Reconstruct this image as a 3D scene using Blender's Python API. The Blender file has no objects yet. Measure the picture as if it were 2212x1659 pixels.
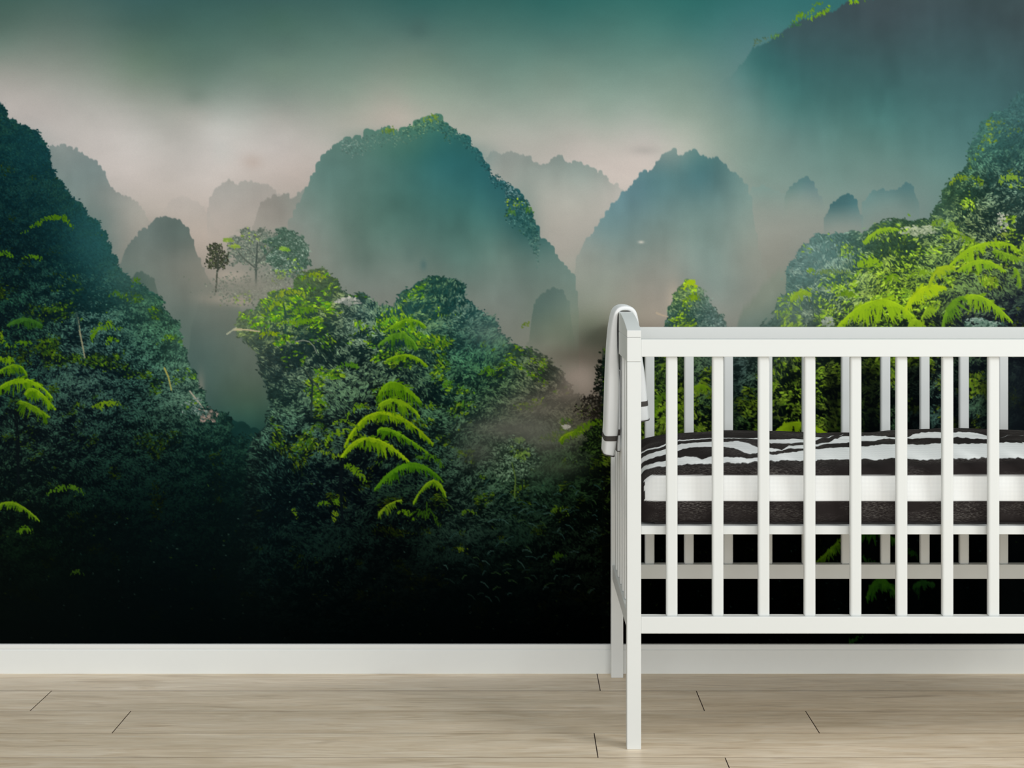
import bpy, bmesh, math, random
import numpy as np
from mathutils import Vector

# ------------------------------------------------------------------ camera, world, light, exposure
scene = bpy.context.scene
scene.view_settings.view_transform = 'Standard'
scene.view_settings.look = 'None'
scene.view_settings.gamma = 1.0
scene.view_settings.use_curve_mapping = False
scene.view_settings.exposure = 0.0

F = 3760.0                 # focal length in pixels of the 2212 x 1659 frame
CX, CY = 1120.0, 555.0     # principal point (eye level and line of sight)
EYE = 1.0642
D1 = 3.76                  # distance of the crib's front plane
cam_data = bpy.data.cameras.new('camera')
cam = bpy.data.objects.new('camera', cam_data)
scene.collection.objects.link(cam)
cam.location = (0, 0, EYE)
cam.rotation_euler = (math.radians(90), 0, 0)
cam_data.sensor_fit = 'HORIZONTAL'
cam_data.sensor_width = 36.0
cam_data.lens = F / 2212.0 * 36.0
cam_data.shift_x = -(CX - 1106.0) / 2212.0
cam_data.shift_y = -(829.5 - CY) / 2212.0
cam_data.clip_start = 0.05
scene.camera = cam

world = bpy.data.worlds.new('world')
scene.world = world
world.use_nodes = True
bg = world.node_tree.nodes['Background']
bg.inputs['Color'].default_value = (0.97, 0.99, 1.0, 1)
bg.inputs['Strength'].default_value = 0.66


def area(name, loc, target, sx, sy, power, col):
    l = bpy.data.lights.new(name, 'AREA')
    l.shape = 'RECTANGLE'
    l.size, l.size_y, l.energy, l.color = sx, sy, power, col
    o = bpy.data.objects.new(name, l)
    scene.collection.objects.link(o)
    o.location = loc
    o.rotation_euler = (Vector(target) - Vector(loc)).to_track_quat('-Z', 'Y').to_euler()
    return o


area('window_daylight', (3.3, 1.3, 3.2), (0.4, 4.0, 0.3), 1.6, 1.5, 82, (0.975, 1.0, 0.985))
area('front_fill_light', (0.9, -5.0, 2.1), (0.5, 4.0, 0.8), 5.0, 2.6, 205, (0.97, 1.0, 0.99))  # added soft fill from behind the camera, evens out crib and baseboard; no real opening

C = scene.collection


# ------------------------------------------------------------------ helpers
def link(name, me, mat=None, parent=None):
    o = bpy.data.objects.new(name, me)
    C.objects.link(o)
    if mat is not None and len(me.materials) == 0:
        me.materials.append(mat)
    if parent is not None:
        o.parent = parent
    return o


def empty(name, loc=(0, 0, 0)):
    o = bpy.data.objects.new(name, None)
    C.objects.link(o)
    o.location = loc
    return o


def tag(o, label=None, cat=None, group=None, kind=None):
    if label: o['label'] = label
    if cat: o['category'] = cat
    if group: o['group'] = group
    if kind: o['kind'] = kind
    return o


def box_mesh(name, x0, x1, y0, y1, z0, z1, bevel=0.0, seg=2, mat=None, smooth=True):
    bm = bmesh.new()
    vs = [bm.verts.new((x, y, z)) for x in (x0, x1) for y in (y0, y1) for z in (z0, z1)]
    for f in ((0, 1, 3, 2), (4, 6, 7, 5), (0, 4, 5, 1), (2, 3, 7, 6), (0, 2, 6, 4), (1, 5, 7, 3)):
        bm.faces.new([vs[i] for i in f])
    if bevel:
        bmesh.ops.bevel(bm, geom=list(bm.edges), offset=bevel, segments=seg, profile=0.5, affect='EDGES')
    bmesh.ops.recalc_face_normals(bm, faces=bm.faces)
    me = bpy.data.meshes.new(name)
    bm.to_mesh(me)
    bm.free()
    if mat: me.materials.append(mat)
    return me


def grid_mesh(name, co, nu, nv, close_v=False, smooth=True):
    """co: (nu*nv,3) float array, row-major u then v."""
    idx = np.arange(nu * nv).reshape(nu, nv)
    if close_v:
        nxt = np.roll(idx, -1, axis=1)
        a, b, c, d = idx[:-1], nxt[:-1], nxt[1:], idx[1:]
    else:
        a, b, c, d = idx[:-1, :-1], idx[:-1, 1:], idx[1:, 1:], idx[1:, :-1]
    quads = np.stack([a, b, c, d], -1).reshape(-1, 4)
    me = bpy.data.meshes.new(name)
    me.vertices.add(nu * nv)
    me.vertices.foreach_set('co', np.asarray(co, np.float32).ravel())
    n = len(quads)
    me.loops.add(n * 4)
    me.loops.foreach_set('vertex_index', quads.astype(np.int32).ravel())
    me.polygons.add(n)
    me.polygons.foreach_set('loop_start', np.arange(0, n * 4, 4, dtype=np.int32))
    me.polygons.foreach_set('use_smooth', np.full(n, smooth))
    me.update(calc_edges=True)
    return me


def new_mat(name):
    m = bpy.data.materials.new(name)
    m.use_nodes = True
    nt = m.node_tree
    return m, nt, nt.nodes['Principled BSDF']


def N(nt, t, **kw):
    n = nt.nodes.new(t)
    for k, v in kw.items():
        if k in n.inputs:
            n.inputs[k].default_value = v
        else:
            setattr(n, k, v)
    return n


def hexrgb(h):
    h = h.lstrip('#')
    return tuple(int(h[i:i + 2], 16) / 255 for i in (0, 2, 4))


def lin(c):
    c = np.asarray(c, np.float64)
    return np.where(c <= 0.04045, c / 12.92, ((c + 0.055) / 1.055) ** 2.4)


# ------------------------------------------------------------------ materials
def paint_white(name, col=(0.84, 0.85, 0.83), rough=0.42):
    m, nt, b = new_mat(name)
    tc = N(nt, 'ShaderNodeTexCoord')
    no = N(nt, 'ShaderNodeTexNoise', Scale=60.0, Detail=3.0)
    nt.links.new(tc.outputs['Object'], no.inputs['Vector'])
    ramp = N(nt, 'ShaderNodeValToRGB')
    ramp.color_ramp.elements[0].color = (*[c * 0.985 for c in col], 1)
    ramp.color_ramp.elements[1].color = (*col, 1)
    nt.links.new(no.outputs['Fac'], ramp.inputs['Fac'])
    nt.links.new(ramp.outputs['Color'], b.inputs['Base Color'])
    bp = N(nt, 'ShaderNodeBump', Strength=0.02, Distance=0.001)
    nt.links.new(no.outputs['Fac'], bp.inputs['Height'])
    nt.links.new(bp.outputs['Normal'], b.inputs['Normal'])
    b.inputs['Roughness'].default_value = rough
    b.inputs['Specular IOR Level'].default_value = 0.3
    return m


M_WHITE = paint_white('white_lacquer', (0.75, 0.766, 0.75))
M_BASEB = paint_white('baseboard_paint', (0.84, 0.855, 0.835), 0.5)


def wood_mat():
    m, nt, b = new_mat('oak_laminate')
    tc = N(nt, 'ShaderNodeTexCoord')
    oi = N(nt, 'ShaderNodeObjectInfo')
    geo = N(nt, 'ShaderNodeNewGeometry')
    off = N(nt, 'ShaderNodeVectorMath', operation='SCALE')
    comb = N(nt, 'ShaderNodeCombineXYZ')
    mul = N(nt, 'ShaderNodeMath', operation='MULTIPLY')
    mul.inputs[1].default_value = 37.0
    nt.links.new(oi.outputs['Random'], mul.inputs[0])
    nt.links.new(mul.outputs[0], comb.inputs['X'])
    nt.links.new(mul.outputs[0], comb.inputs['Z'])
    add = N(nt, 'ShaderNodeVectorMath', operation='ADD')
    nt.links.new(geo.outputs['Position'], add.inputs[0])
    nt.links.new(comb.outputs[0], add.inputs[1])

    def stretched(sx, sy, scale, detail, rough=0.55, dist=0.0):
        mp = N(nt, 'ShaderNodeMapping')
        mp.inputs['Scale'].default_value = (sx, sy, 1.0)
        nt.links.new(add.outputs[0], mp.inputs['Vector'])
        no = N(nt, 'ShaderNodeTexNoise', Scale=scale, Detail=detail, Roughness=rough, Distortion=dist)
        nt.links.new(mp.outputs[0], no.inputs['Vector'])
        return no
    broad = stretched(1.0, 5.0, 2.2, 3.0, 0.5, 0.3)
    fig = stretched(1.0, 9.0, 4.2, 7.0, 0.62, 1.6)
    fine = stretched(1.0, 24.0, 16.0, 4.0, 0.65, 0.2)
    spots = stretched(1.0, 7.0, 4.5, 2.0, 0.5, 0.6)
    r1 = N(nt, 'ShaderNodeValToRGB')
    e = r1.color_ramp.elements
    e[0].position, e[0].color = 0.30, (*lin(hexrgb('#dac4a6')), 1)
    e[1].position, e[1].color = 0.70, (*lin(hexrgb('#f7e9d4')), 1)
    x = e.new(0.5); x.color = (*lin(hexrgb('#ecdac0')), 1)
    nt.links.new(fig.outputs['Fac'], r1.inputs['Fac'])
    mixb = N(nt, 'ShaderNodeMix', data_type='RGBA', blend_type='MULTIPLY')
    mixb.inputs['Factor'].default_value = 1.0
    r2 = N(nt, 'ShaderNodeValToRGB')
    r2.color_ramp.elements[0].position = 0.3
    r2.color_ramp.elements[0].color = (0.84, 0.83, 0.80, 1)
    r2.color_ramp.elements[1].position = 0.7
    r2.color_ramp.elements[1].color = (1.06, 1.06, 1.06, 1)
    nt.links.new(broad.outputs['Fac'], r2.inputs['Fac'])
    nt.links.new(r1.outputs['Color'], mixb.inputs['A'])
    nt.links.new(r2.outputs['Color'], mixb.inputs['B'])
    mixf = N(nt, 'ShaderNodeMix', data_type='RGBA', blend_type='MULTIPLY')
    mixf.inputs['Factor'].default_value = 0.8
    r3 = N(nt, 'ShaderNodeValToRGB')
    r3.color_ramp.elements[0].position = 0.35
    r3.color_ramp.elements[0].color = (0.86, 0.85, 0.84, 1)
    r3.color_ramp.elements[1].position = 0.65
    r3.color_ramp.elements[1].color = (1.05, 1.05, 1.05, 1)
    nt.links.new(fine.outputs['Fac'], r3.inputs['Fac'])
    nt.links.new(mixb.outputs['Result'], mixf.inputs['A'])
    nt.links.new(r3.outputs['Color'], mixf.inputs['B'])
    mixs = N(nt, 'ShaderNodeMix', data_type='RGBA', blend_type='MULTIPLY')
    r4 = N(nt, 'ShaderNodeValToRGB')
    r4.color_ramp.elements[0].position = 0.60
    r4.color_ramp.elements[0].color = (0, 0, 0, 1)
    r4.color_ramp.elements[1].position = 0.78
    r4.color_ramp.elements[1].color = (0.75, 0.75, 0.75, 1)
    nt.links.new(spots.outputs['Fac'], r4.inputs['Fac'])
    nt.links.new(r4.outputs['Color'], mixs.inputs['Factor'])
    nt.links.new(mixf.outputs['Result'], mixs.inputs['A'])
    mixs.inputs['B'].default_value = (0.60, 0.54, 0.48, 1)
    # each board its own tone
    hv = N(nt, 'ShaderNodeHueSaturation')
    mr = N(nt, 'ShaderNodeMapRange')
    mr.inputs['To Min'].default_value = 0.95
    mr.inputs['To Max'].default_value = 1.05
    nt.links.new(oi.outputs['Random'], mr.inputs['Value'])
    nt.links.new(mr.outputs[0], hv.inputs['Value'])
    nt.links.new(mixs.outputs['Result'], hv.inputs['Color'])
    nt.links.new(hv.outputs['Color'], b.inputs['Base Color'])
    bp = N(nt, 'ShaderNodeBump', Strength=0.06, Distance=0.001)
    nt.links.new(fine.outputs['Fac'], bp.inputs['Height'])
    nt.links.new(bp.outputs['Normal'], b.inputs['Normal'])
    b.inputs['Roughness'].default_value = 0.42
    b.inputs['Specular IOR Level'].default_value = 0.45
    return m


M_WOOD = wood_mat()
m, nt, b = new_mat('dark_underlay')
b.inputs['Base Color'].default_value = (0.10, 0.068, 0.058, 1)
b.inputs['Roughness'].default_value = 0.9
M_UNDER = m

m, nt, b = new_mat('board_edge')
no = N(nt, 'ShaderNodeTexNoise', Scale=30.0)
rp = N(nt, 'ShaderNodeValToRGB')
rp.color_ramp.elements[0].color = (0.11, 0.075, 0.05, 1)
rp.color_ramp.elements[1].color = (0.17, 0.12, 0.08, 1)
nt.links.new(no.outputs['Fac'], rp.inputs['Fac'])
nt.links.new(rp.outputs['Color'], b.inputs['Base Color'])
b.inputs['Roughness'].default_value = 0.8
M_EDGE = m

# ------------------------------------------------------------------ floor
WALL_Y = D1 * 1064.2 / 900.4 + 0.012       # plane of the mural; the baseboard stands 12 mm proud of it
XL, XR = -3.4, 3.4
floor = link('floor', box_mesh('floor', XL, XR, 0.2, WALL_Y + 0.1, -0.06, -0.0035), M_UNDER)
tag(floor, 'pale oak laminate floor of long boards laid parallel to the wall', kind='structure')
rng = random.Random(5)
ROW = 0.1898
row_joint = {0: 0.2006, 1: 0.436, 2: 0.6726, 3: 0.169, 4: 0.439, 5: -0.35}
y1 = 4.2690 + ROW
BL = 1.581
r = 0
while y1 > 0.3:
    y0 = y1 - ROW
    j = row_joint.get(r, rng.uniform(-0.8, 0.8))
    xs = [j + k * BL for k in range(-3, 4)]
    xs = sorted([XL] + [x for x in xs if XL + 0.02 < x < XR - 0.02] + [XR])
    for a, bb in zip(xs[:-1], xs[1:]):
        g, gy = 0.0007, 0.0007
        top = min(y1, WALL_Y + 0.05)
        me = box_mesh('floor_board', a + g, bb - g, y0 + gy, top - gy, -0.008, 0.0, 0.0005, 1, M_WOOD)
        me.materials.append(M_EDGE)
        for pf in me.polygons:
            if pf.normal.z < 0.9:
                pf.material_index = 1
        link('floor_board', me, None, floor)
    y1 = y0
    r += 1

# ------------------------------------------------------------------ wall with printed mural
m, nt, b = new_mat('plaster')
no = N(nt, 'ShaderNodeTexNoise', Scale=40.0, Detail=4.0)
rp = N(nt, 'ShaderNodeValToRGB')
rp.color_ramp.elements[0].color = (0.72, 0.72, 0.70, 1)
rp.color_ramp.elements[1].color = (0.78, 0.78, 0.76, 1)
nt.links.new(no.outputs['Fac'], rp.inputs['Fac'])
nt.links.new(rp.outputs['Color'], b.inputs['Base Color'])
M_PLASTER = m
wall = link('wall_back', box_mesh('wall_back', XL, XR, WALL_Y + 0.0008, WALL_Y + 0.12, 0.0, 2.65), M_PLASTER)
tag(wall, 'back wall papered with a misty jungle mountain mural', kind='structure')

#@@MURAL_BEGIN
X0, X1, Y0, Y1 = -60, 2272, -40, 1404            # painted canvas, in units of one printed dot
W, H = X1 - X0, Y1 - Y0
nr = np.random.default_rng(11)
gx = np.arange(X0, X1, dtype=np.float32)
gy = np.arange(Y0, Y1, dtype=np.float32)


def upsample(c, step):
    """bilinear: c is (h,w,k) at nodes X0+i*step"""
    fx = (gx - X0) / step
    fy = (gy - Y0) / step
    ix = np.minimum(fx.astype(int), c.shape[1] - 2)
    iy = np.minimum(fy.astype(int), c.shape[0] - 2)
    tx = (fx - ix)[None, :, None].astype(np.float32)
    ty = (fy - iy)[:, None, None].astype(np.float32)
    r0 = c[iy]
    rows = r0 + (c[iy + 1] - r0) * ty
    a = rows[:, ix]
    return a + (rows[:, ix + 1] - a) * tx


def field(pts, c=45.0, smooth=4.0, step=16):
    """smooth colour field through scattered (x, y, '#rrggbb' or number[, alpha])"""
    P = np.array([[p[0], p[1]] for p in pts], float)
    V = []
    for p in pts:
        v = list(hexrgb(p[2])) if isinstance(p[2], str) else [p[2]]
        V.append(v + list(p[3:]))
    V = np.array(V, float)
    d = np.sqrt(((P[:, None] - P[None]) ** 2).sum(-1) + c * c)
    n = len(P)
    A = np.zeros((n + 1, n + 1))
    A[:n, :n] = -d - 0 * np.eye(n) + smooth * -np.eye(n) * -1
    A[:n, n] = A[n, :n] = 1
    B = np.zeros((n + 1, V.shape[1]))
    B[:n] = V
    S = np.linalg.solve(A, B)
    nx, ny = W // step + 2, H // step + 2
    qx, qy = np.meshgrid(X0 + np.arange(nx) * step, Y0 + np.arange(ny) * step)
    Q = np.stack([qx.ravel(), qy.ravel()], -1).astype(float)
    dq = -np.sqrt(((Q[:, None] - P[None]) ** 2).sum(-1) + c * c)
    out = dq @ S[:n] + S[n]
    lo, hi = V.min(0), V.max(0)
    out = np.clip(out, lo, hi).reshape(ny, nx, -1).astype(np.float32)
    return upsample(out, step)


def noise(sx, sy=None, octaves=1, seed=0):
    sy = sy or sx
    rg = np.random.default_rng(seed)
    tot = np.zeros((H, W), np.float32)
    amp, norm = 1.0, 0.0
    for o in range(octaves):
        cw, ch = int(W / sx) + 3, int(H / sy) + 3
        g = rg.random((ch, cw)).astype(np.float32)
        fx = (gx - X0) / sx
        fy = (gy - Y0) / sy
        ix, iy = fx.astype(int), fy.astype(int)
        tx, ty = fx - ix, fy - iy
        tx = (tx * tx * (3 - 2 * tx))[None, :]
        ty = (ty * ty * (3 - 2 * ty))[:, None]
        ra = g[iy] + (g[iy + 1] - g[iy]) * ty
        a = ra[:, ix]
        tot += amp * (a + (ra[:, ix + 1] - a) * tx)
        norm += amp
        amp *= 0.55
        sx, sy = max(sx / 2, 1.5), max(sy / 2, 1.5)
    return tot / norm


def ridge_line(pts, rough=5.0, seed=0, crowns=0):
    px = [p[0] for p in pts]
    py = [p[1] for p in pts]
    y = np.interp(np.arange(X0 - 20, X1 + 20), px, py)
    kk = np.exp(-(np.arange(-20, 21) / 7.0) ** 2)
    y = np.convolve(y, kk / kk.sum(), 'valid').astype(np.float32)
    rg = np.random.default_rng(seed)
    for s, a in ((34, 0.8), (15, 0.9), (7, 0.7), (3.5, 0.55), (1.8, 0.35)):
        g = rg.normal(0, 1, int(W / s) + 3)
        y += rough * a * 0.6 * np.interp((gx - X0) / s, np.arange(len(g)), g)
    if crowns:                                   # round tree tops breaking the outline
        y0_ = y.copy()
        for cx_ in np.arange(X0, X1, 9.0) + rg.uniform(-6, 6, len(np.arange(X0, X1, 9.0))):
            i = int(np.clip(cx_ - X0, 0, W - 1))
            r_ = crowns * rg.uniform(0.35, 1.0)
            u = (gx - cx_) / r_
            ok = np.abs(u) < 1
            y[ok] = np.minimum(y[ok], y0_[i] + 0.30 * r_ - np.sqrt(1 - u[ok] ** 2) * r_ * rg.uniform(0.75, 1.1))
    return y


def mixin(a, col):
    global IMG
    IMG += (col - IMG) * a[..., None]


def layer(ridge, rgba, soft=1.5, rough=5.0, seed=1, wob=0.5, bottom=None, crowns=6):
    y = ridge_line(ridge, rough, seed, crowns)
    f = field(rgba)
    a = np.clip((gy[:, None] - y[None, :]) / soft + 0.5, 0, 1)
    xs = (gx >= ridge[0][0]) & (gx <= ridge[-1][0])
    a = a * xs[None, :]
    if bottom:
        a = a * np.clip((bottom - gy[:, None]) / 50, 0, 1)
    al = np.clip(f[..., 3] * (1 + wob * (CLOUD - 0.5) * 2 * (1 - f[..., 3])), 0, 1)
    mixin(a * al, f[..., :3] * (0.93 + 0.14 * CLOUD2)[..., None])


def draw_leaves(cx, cy, ang, L, Wd, col, chunk=30000):
    """lens-shaped leaves, painted in the given order"""
    nT = int(np.clip(math.ceil(float(np.max(L)) * 1.15), 7, 71))
    T, S = np.meshgrid(np.linspace(-1, 1, nT), np.linspace(-1, 1, 3 if np.max(Wd) < 3.5 else 5))
    T, S = T.ravel().astype(np.float32), S.ravel().astype(np.float32)
    prof = (1 - T * T) * S
    for k in range(0, len(cx), chunk):
        sl = slice(k, k + chunk)
        ca, sa = np.cos(ang[sl])[:, None], np.sin(ang[sl])[:, None]
        u = T[None] * L[sl][:, None] * 0.5
        v = prof[None] * Wd[sl][:, None] * 0.5
        px = np.rint(cx[sl][:, None] + u * ca - v * sa - X0).astype(np.int32)
        py = np.rint(cy[sl][:, None] + u * sa + v * ca - Y0).astype(np.int32)
        ok = (px >= 0) & (px < W) & (py >= 0) & (py < H)
        cc = np.broadcast_to(col[sl][:, None, :], px.shape + (3,))
        IMG[py[ok], px[ok]] = cc[ok]


def sample(f, x, y):
    ix = np.clip(np.rint(x - X0).astype(int), 0, W - 1)
    iy = np.clip(np.rint(y - Y0).astype(int), 0, H - 1)
    return f[iy, ix]


RELIEF = {}


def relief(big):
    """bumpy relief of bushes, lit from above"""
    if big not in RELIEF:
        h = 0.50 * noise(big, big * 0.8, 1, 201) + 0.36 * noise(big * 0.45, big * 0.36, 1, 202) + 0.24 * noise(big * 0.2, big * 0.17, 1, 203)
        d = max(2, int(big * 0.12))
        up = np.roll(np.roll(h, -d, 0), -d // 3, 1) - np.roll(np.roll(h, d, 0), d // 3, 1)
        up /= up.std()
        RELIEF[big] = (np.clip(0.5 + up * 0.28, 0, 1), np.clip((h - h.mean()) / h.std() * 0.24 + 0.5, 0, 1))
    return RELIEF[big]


TONE = np.clip((noise(150, 110, 2, 211) - 0.5) * 1.9 + 0.5, 0, 1)
PATCH = np.clip((noise(44, 34, 2, 212) - 0.5) * 1.9 + 0.5, 0, 1)
FLOW = (noise(60, 50, 3, 213) - 0.5) * 4.2


def foliage(mask, dark, lit, accent, cover=1.25, big=46, leaf=(2.0, 7.5), seed=3,
            acc_col=('#7f9f1c', '#a3bf2a', '#5f8c22'), contrast=1.0, fuzz=5.0):
    """thousands of single leaves; relief, tone and hue drift smoothly, every leaf differs"""
    rg = np.random.default_rng(seed)
    st_ = 4
    mc = mask[::st_, ::st_]
    p = mc.ravel().astype(np.float64)
    area_ = p.sum() * st_ * st_
    mean_l = leaf[0] + (leaf[1] - leaf[0]) * 0.42
    M = int(area_ * cover / (mean_l * 1.15))
    cells = rg.choice(len(p), M, p=p / p.sum())
    y = Y0 + (cells // mc.shape[1]) * st_ + rg.uniform(0, st_, M) + rg.normal(0, fuzz, M) * (rg.random(M) < 0.35)
    x = X0 + (cells % mc.shape[1]) * st_ + rg.uniform(0, st_, M) + rg.normal(0, fuzz, M) * (rg.random(M) < 0.35)
    up, hh = relief(big)
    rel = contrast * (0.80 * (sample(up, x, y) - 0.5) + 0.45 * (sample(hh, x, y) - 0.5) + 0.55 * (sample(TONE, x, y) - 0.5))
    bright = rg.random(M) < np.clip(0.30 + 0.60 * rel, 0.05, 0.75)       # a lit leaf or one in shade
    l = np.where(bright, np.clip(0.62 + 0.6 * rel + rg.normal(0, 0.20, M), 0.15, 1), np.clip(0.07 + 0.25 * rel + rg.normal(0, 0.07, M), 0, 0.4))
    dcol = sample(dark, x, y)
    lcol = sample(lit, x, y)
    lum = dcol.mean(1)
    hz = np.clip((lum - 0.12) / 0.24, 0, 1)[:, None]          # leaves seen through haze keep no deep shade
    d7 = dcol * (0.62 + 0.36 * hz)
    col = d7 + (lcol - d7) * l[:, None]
    pal = np.array([hexrgb(h) for h in acc_col], np.float32)
    ac = pal[rg.integers(0, len(pal), M)]
    base = np.clip(lcol.max(1) / 0.62, 0.10, 1.1)[:, None]
    acc_f = sample(accent, x, y)
    isacc = (0.72 * sample(PATCH, x, y) + 0.28 * rg.random(M)) > (1.0 - 0.72 * acc_f - 0.10)
    isacc &= acc_f > 0.01
    acol = d7 + (ac * base - d7) * np.clip(l * 1.35, 0, 1)[:, None]
    col = np.where(isacc[:, None], acol, col)
    col *= rg.uniform(0.82, 1.14, (M, 1))
    ang = sample(FLOW, x, y) + rg.normal(0, 0.32, M)
    droop = rg.random(M) < 0.18
    ang[droop] = rg.choice([-1, 1], droop.sum()) * rg.uniform(0.5, 1.4, droop.sum())
    L = (leaf[0] + (leaf[1] - leaf[0]) * rg.random(M) ** 1.4) * np.interp(y, [230, 430, 640], [0.62, 0.78, 1.0])
    wd = np.where(bright, rg.uniform(1.0, 1.7, M), rg.uniform(1.2, 2.8, M))
    big_ = isacc & (base[:, 0] > 0.6) & bright
    L = L * np.where(big_, 1.15, 1.0)
    wd = np.where(big_, rg.uniform(1.8, 3.8, M), wd)
    o = np.argsort(np.where(bright, 0.5, 0.0) + rg.normal(0, 0.42, M))
    draw_leaves(x[o], y[o], ang[o], L[o], wd[o], np.clip(col[o], 0, 0.95).astype(np.float32))


def frond(pts, ln, col, col2=None, n=None, hang=0.72, width=2.0, seed=0, up=0.12, spine=1.6, blade=None):
    """arching fern frond: rachis through pts (quadratic), a closed blade above, loose leaflets hanging below"""
    rg = np.random.default_rng(seed + int(pts[0][0] * 7 + pts[0][1]))
    P = np.array(pts, float)
    small = ln <= 12
    if small:
        P = P + rg.normal(0, 1.5, P.shape)
    c = 2 * P[1] - 0.5 * (P[0] + P[2])
    f = lambda t: ((1 - t) ** 2)[:, None] * P[0] + (2 * t * (1 - t))[:, None] * c + (t * t)[:, None] * P[2]
    q = f(np.linspace(0, 1, 30))
    length = np.hypot(*(q[1:] - q[:-1]).T).sum()
    c1 = np.array(hexrgb(col), np.float32) * (0.90 if small else 0.95)
    c2 = np.array(hexrgb(col2), np.float32) if col2 else c1 * np.array([0.48, 0.62, 0.55], np.float32)

    def leaflets(n, ln, hang, width, spread, tone, lobes, upf):
        t = np.sort(rg.random(n))
        p = f(t) + rg.normal(0, 2.2 if small else 0.8, (n, 2))
        d = f(np.clip(t + 0.02, 0, 1)) - f(np.clip(t - 0.02, 0, 1))
        d /= np.maximum(np.hypot(d[:, 0], d[:, 1]), 1e-6)[:, None]
        nrm = np.stack([-d[:, 1], d[:, 0]], -1)
        nrm *= np.sign(nrm[:, 1:2] + 1e-6)
        dirv = nrm * (1 - hang) + np.array([0, 1.0]) * hang + d * ((t - 0.42) * 1.5)[:, None] + rg.normal(0, spread, (n, 2))
        upm = rg.random(n) < upf
        dirv[upm] = -nrm[upm] * 0.5 + d[upm] * 0.9
        dirv /= np.hypot(dirv[:, 0], dirv[:, 1])[:, None]
        prof = np.sin(np.pi * np.clip(t * 0.90 + 0.07, 0, 1)) ** 0.55
        lob = np.interp(t * lobes + rg.uniform(0, 2), np.arange(lobes + 4), rg.uniform(0.45, 1.15, lobes + 4))
        L = np.maximum(ln * prof * lob * rg.uniform(0.6, 1.15, n), 2.5)
        L[upm] *= 0.4
        mid = p + dirv * (L * 0.5)[:, None]
        sh = np.interp(t * 14 + rg.uniform(0, 2), np.arange(18), rg.random(18))
        k = np.clip(tone[0] + tone[1] * (0.5 * rg.random(n) + 0.6 * sh), 0, 1)[:, None]
        cc = c1 * (1 - k) + c2 * k
        o = np.argsort(-k[:, 0] + rg.normal(0, 0.15, n))
        draw_leaves(mid[o, 0], mid[o, 1], np.arctan2(dirv[o, 1], dirv[o, 0]), L[o], np.maximum(width * rg.uniform(0.7, 1.3, n) * (0.35 + 0.65 * prof[o]), 1.0), np.clip(cc[o], 0, 1).astype(np.float32))

    if small:
        leaflets(n or max(10, int(length * 0.8)), ln * 1.25, 0.4, width * 1.1, 0.4, (0.0, 0.7), 6, 0.35)
        return
    bl = ln * 0.46 if blade is None else blade
    leaflets(int(length * 0.55), ln * 1.45, hang, width * 1.1, 0.22, (0.25, 0.9), 9, up)
    leaflets(int(length * 1.5), bl, hang * 0.8, width * 1.2, 0.16, (0.0, 0.7), 9, 0.05)
    ts = np.linspace(0, 1, int(length) + 2)
    qq = f(ts)
    dd = np.gradient(qq, axis=0)
    wd = spine * (1.15 - ts) * np.interp(ts * 12, np.arange(14), rg.uniform(0.5, 1.1, 14))
    sc = np.minimum(c1 * 1.06, 1) * np.interp(ts * 10, np.arange(14), rg.uniform(0.8, 1.05, 14))[:, None]
    draw_leaves(qq[:, 0], qq[:, 1], np.arctan2(dd[:, 1], dd[:, 0]), np.full(len(ts), 3.5), np.maximum(wd, 1.0), np.clip(sc, 0, 1).astype(np.float32))


def twig(pts, w, col):
    P = np.array(pts, float)
    seg = np.hypot(*(P[1:] - P[:-1]).T)
    n = int(seg.sum()) + 2
    s = np.concatenate([[0], np.cumsum(seg)]) / seg.sum()
    t = np.linspace(0, 1, n)
    q = np.stack([np.interp(t, s, P[:, 0]), np.interp(t, s, P[:, 1])], -1)
    dd = np.gradient(q, axis=0)
    draw_leaves(q[:, 0], q[:, 1], np.arctan2(dd[:, 1], dd[:, 0]), np.full(n, 3.0), np.full(n, w) * (1.2 - 0.6 * t),
                np.tile(np.array(hexrgb(col), np.float32), (n, 1)))


def blob(x, y, rx, ry, a, col, power=2.0, nz=0.5):
    d = ((gx[None, :] - x) / rx) ** 2 + ((gy[:, None] - y) / ry) ** 2
    al = a * np.exp(-d ** (power / 2)) * (1 - nz + 2 * nz * CLOUD)
    mixin(np.clip(al, 0, 1), np.array(hexrgb(col), np.float32) if isinstance(col, str) else col)


def crown(cx, cy, rx, ry, n, cols, seed=0, leaf=(3, 7), per=45):
    """a single see-through tree crown"""
    rg = np.random.default_rng(seed)
    m_ = max(3, n // per)
    th = rg.uniform(0, 2 * np.pi, m_)
    q = rg.random(m_) ** 0.5 * 0.88
    k = rg.integers(0, m_, n)
    sp = rg.uniform(0.10, 0.26, m_)[k]
    x = cx + rx * (q * np.cos(th))[k] + rx * sp * rg.normal(0, 1, n)
    y = cy + ry * (q * np.sin(th))[k] + min(rx, ry) * sp * rg.normal(0, 0.8, n)
    pal = np.array([hexrgb(c) for c in cols], np.float32)
    lvl = np.clip((0.5 - 0.4 * (y - cy) / ry + rg.normal(0, 0.3, n)) * len(cols), 0, len(cols) - 0.01).astype(int)
    L = rg.uniform(*leaf, n)
    draw_leaves(x, y, rg.normal(0.2, 0.8, n), L, np.maximum(L * 0.4, 1.3), pal[lvl])


CLOUD = noise(190, 120, 4, 21)
CLOUD = np.clip((CLOUD - 0.5) * 1.7 + 0.5, 0, 1)
CLOUD2 = 0.5 * noise(70, 60, 3, 22) + 0.5 * noise(46, 170, 3, 23)
CLOUD2 = np.clip((CLOUD2 - 0.5) * 1.8 + 0.5, 0, 1)

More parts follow.
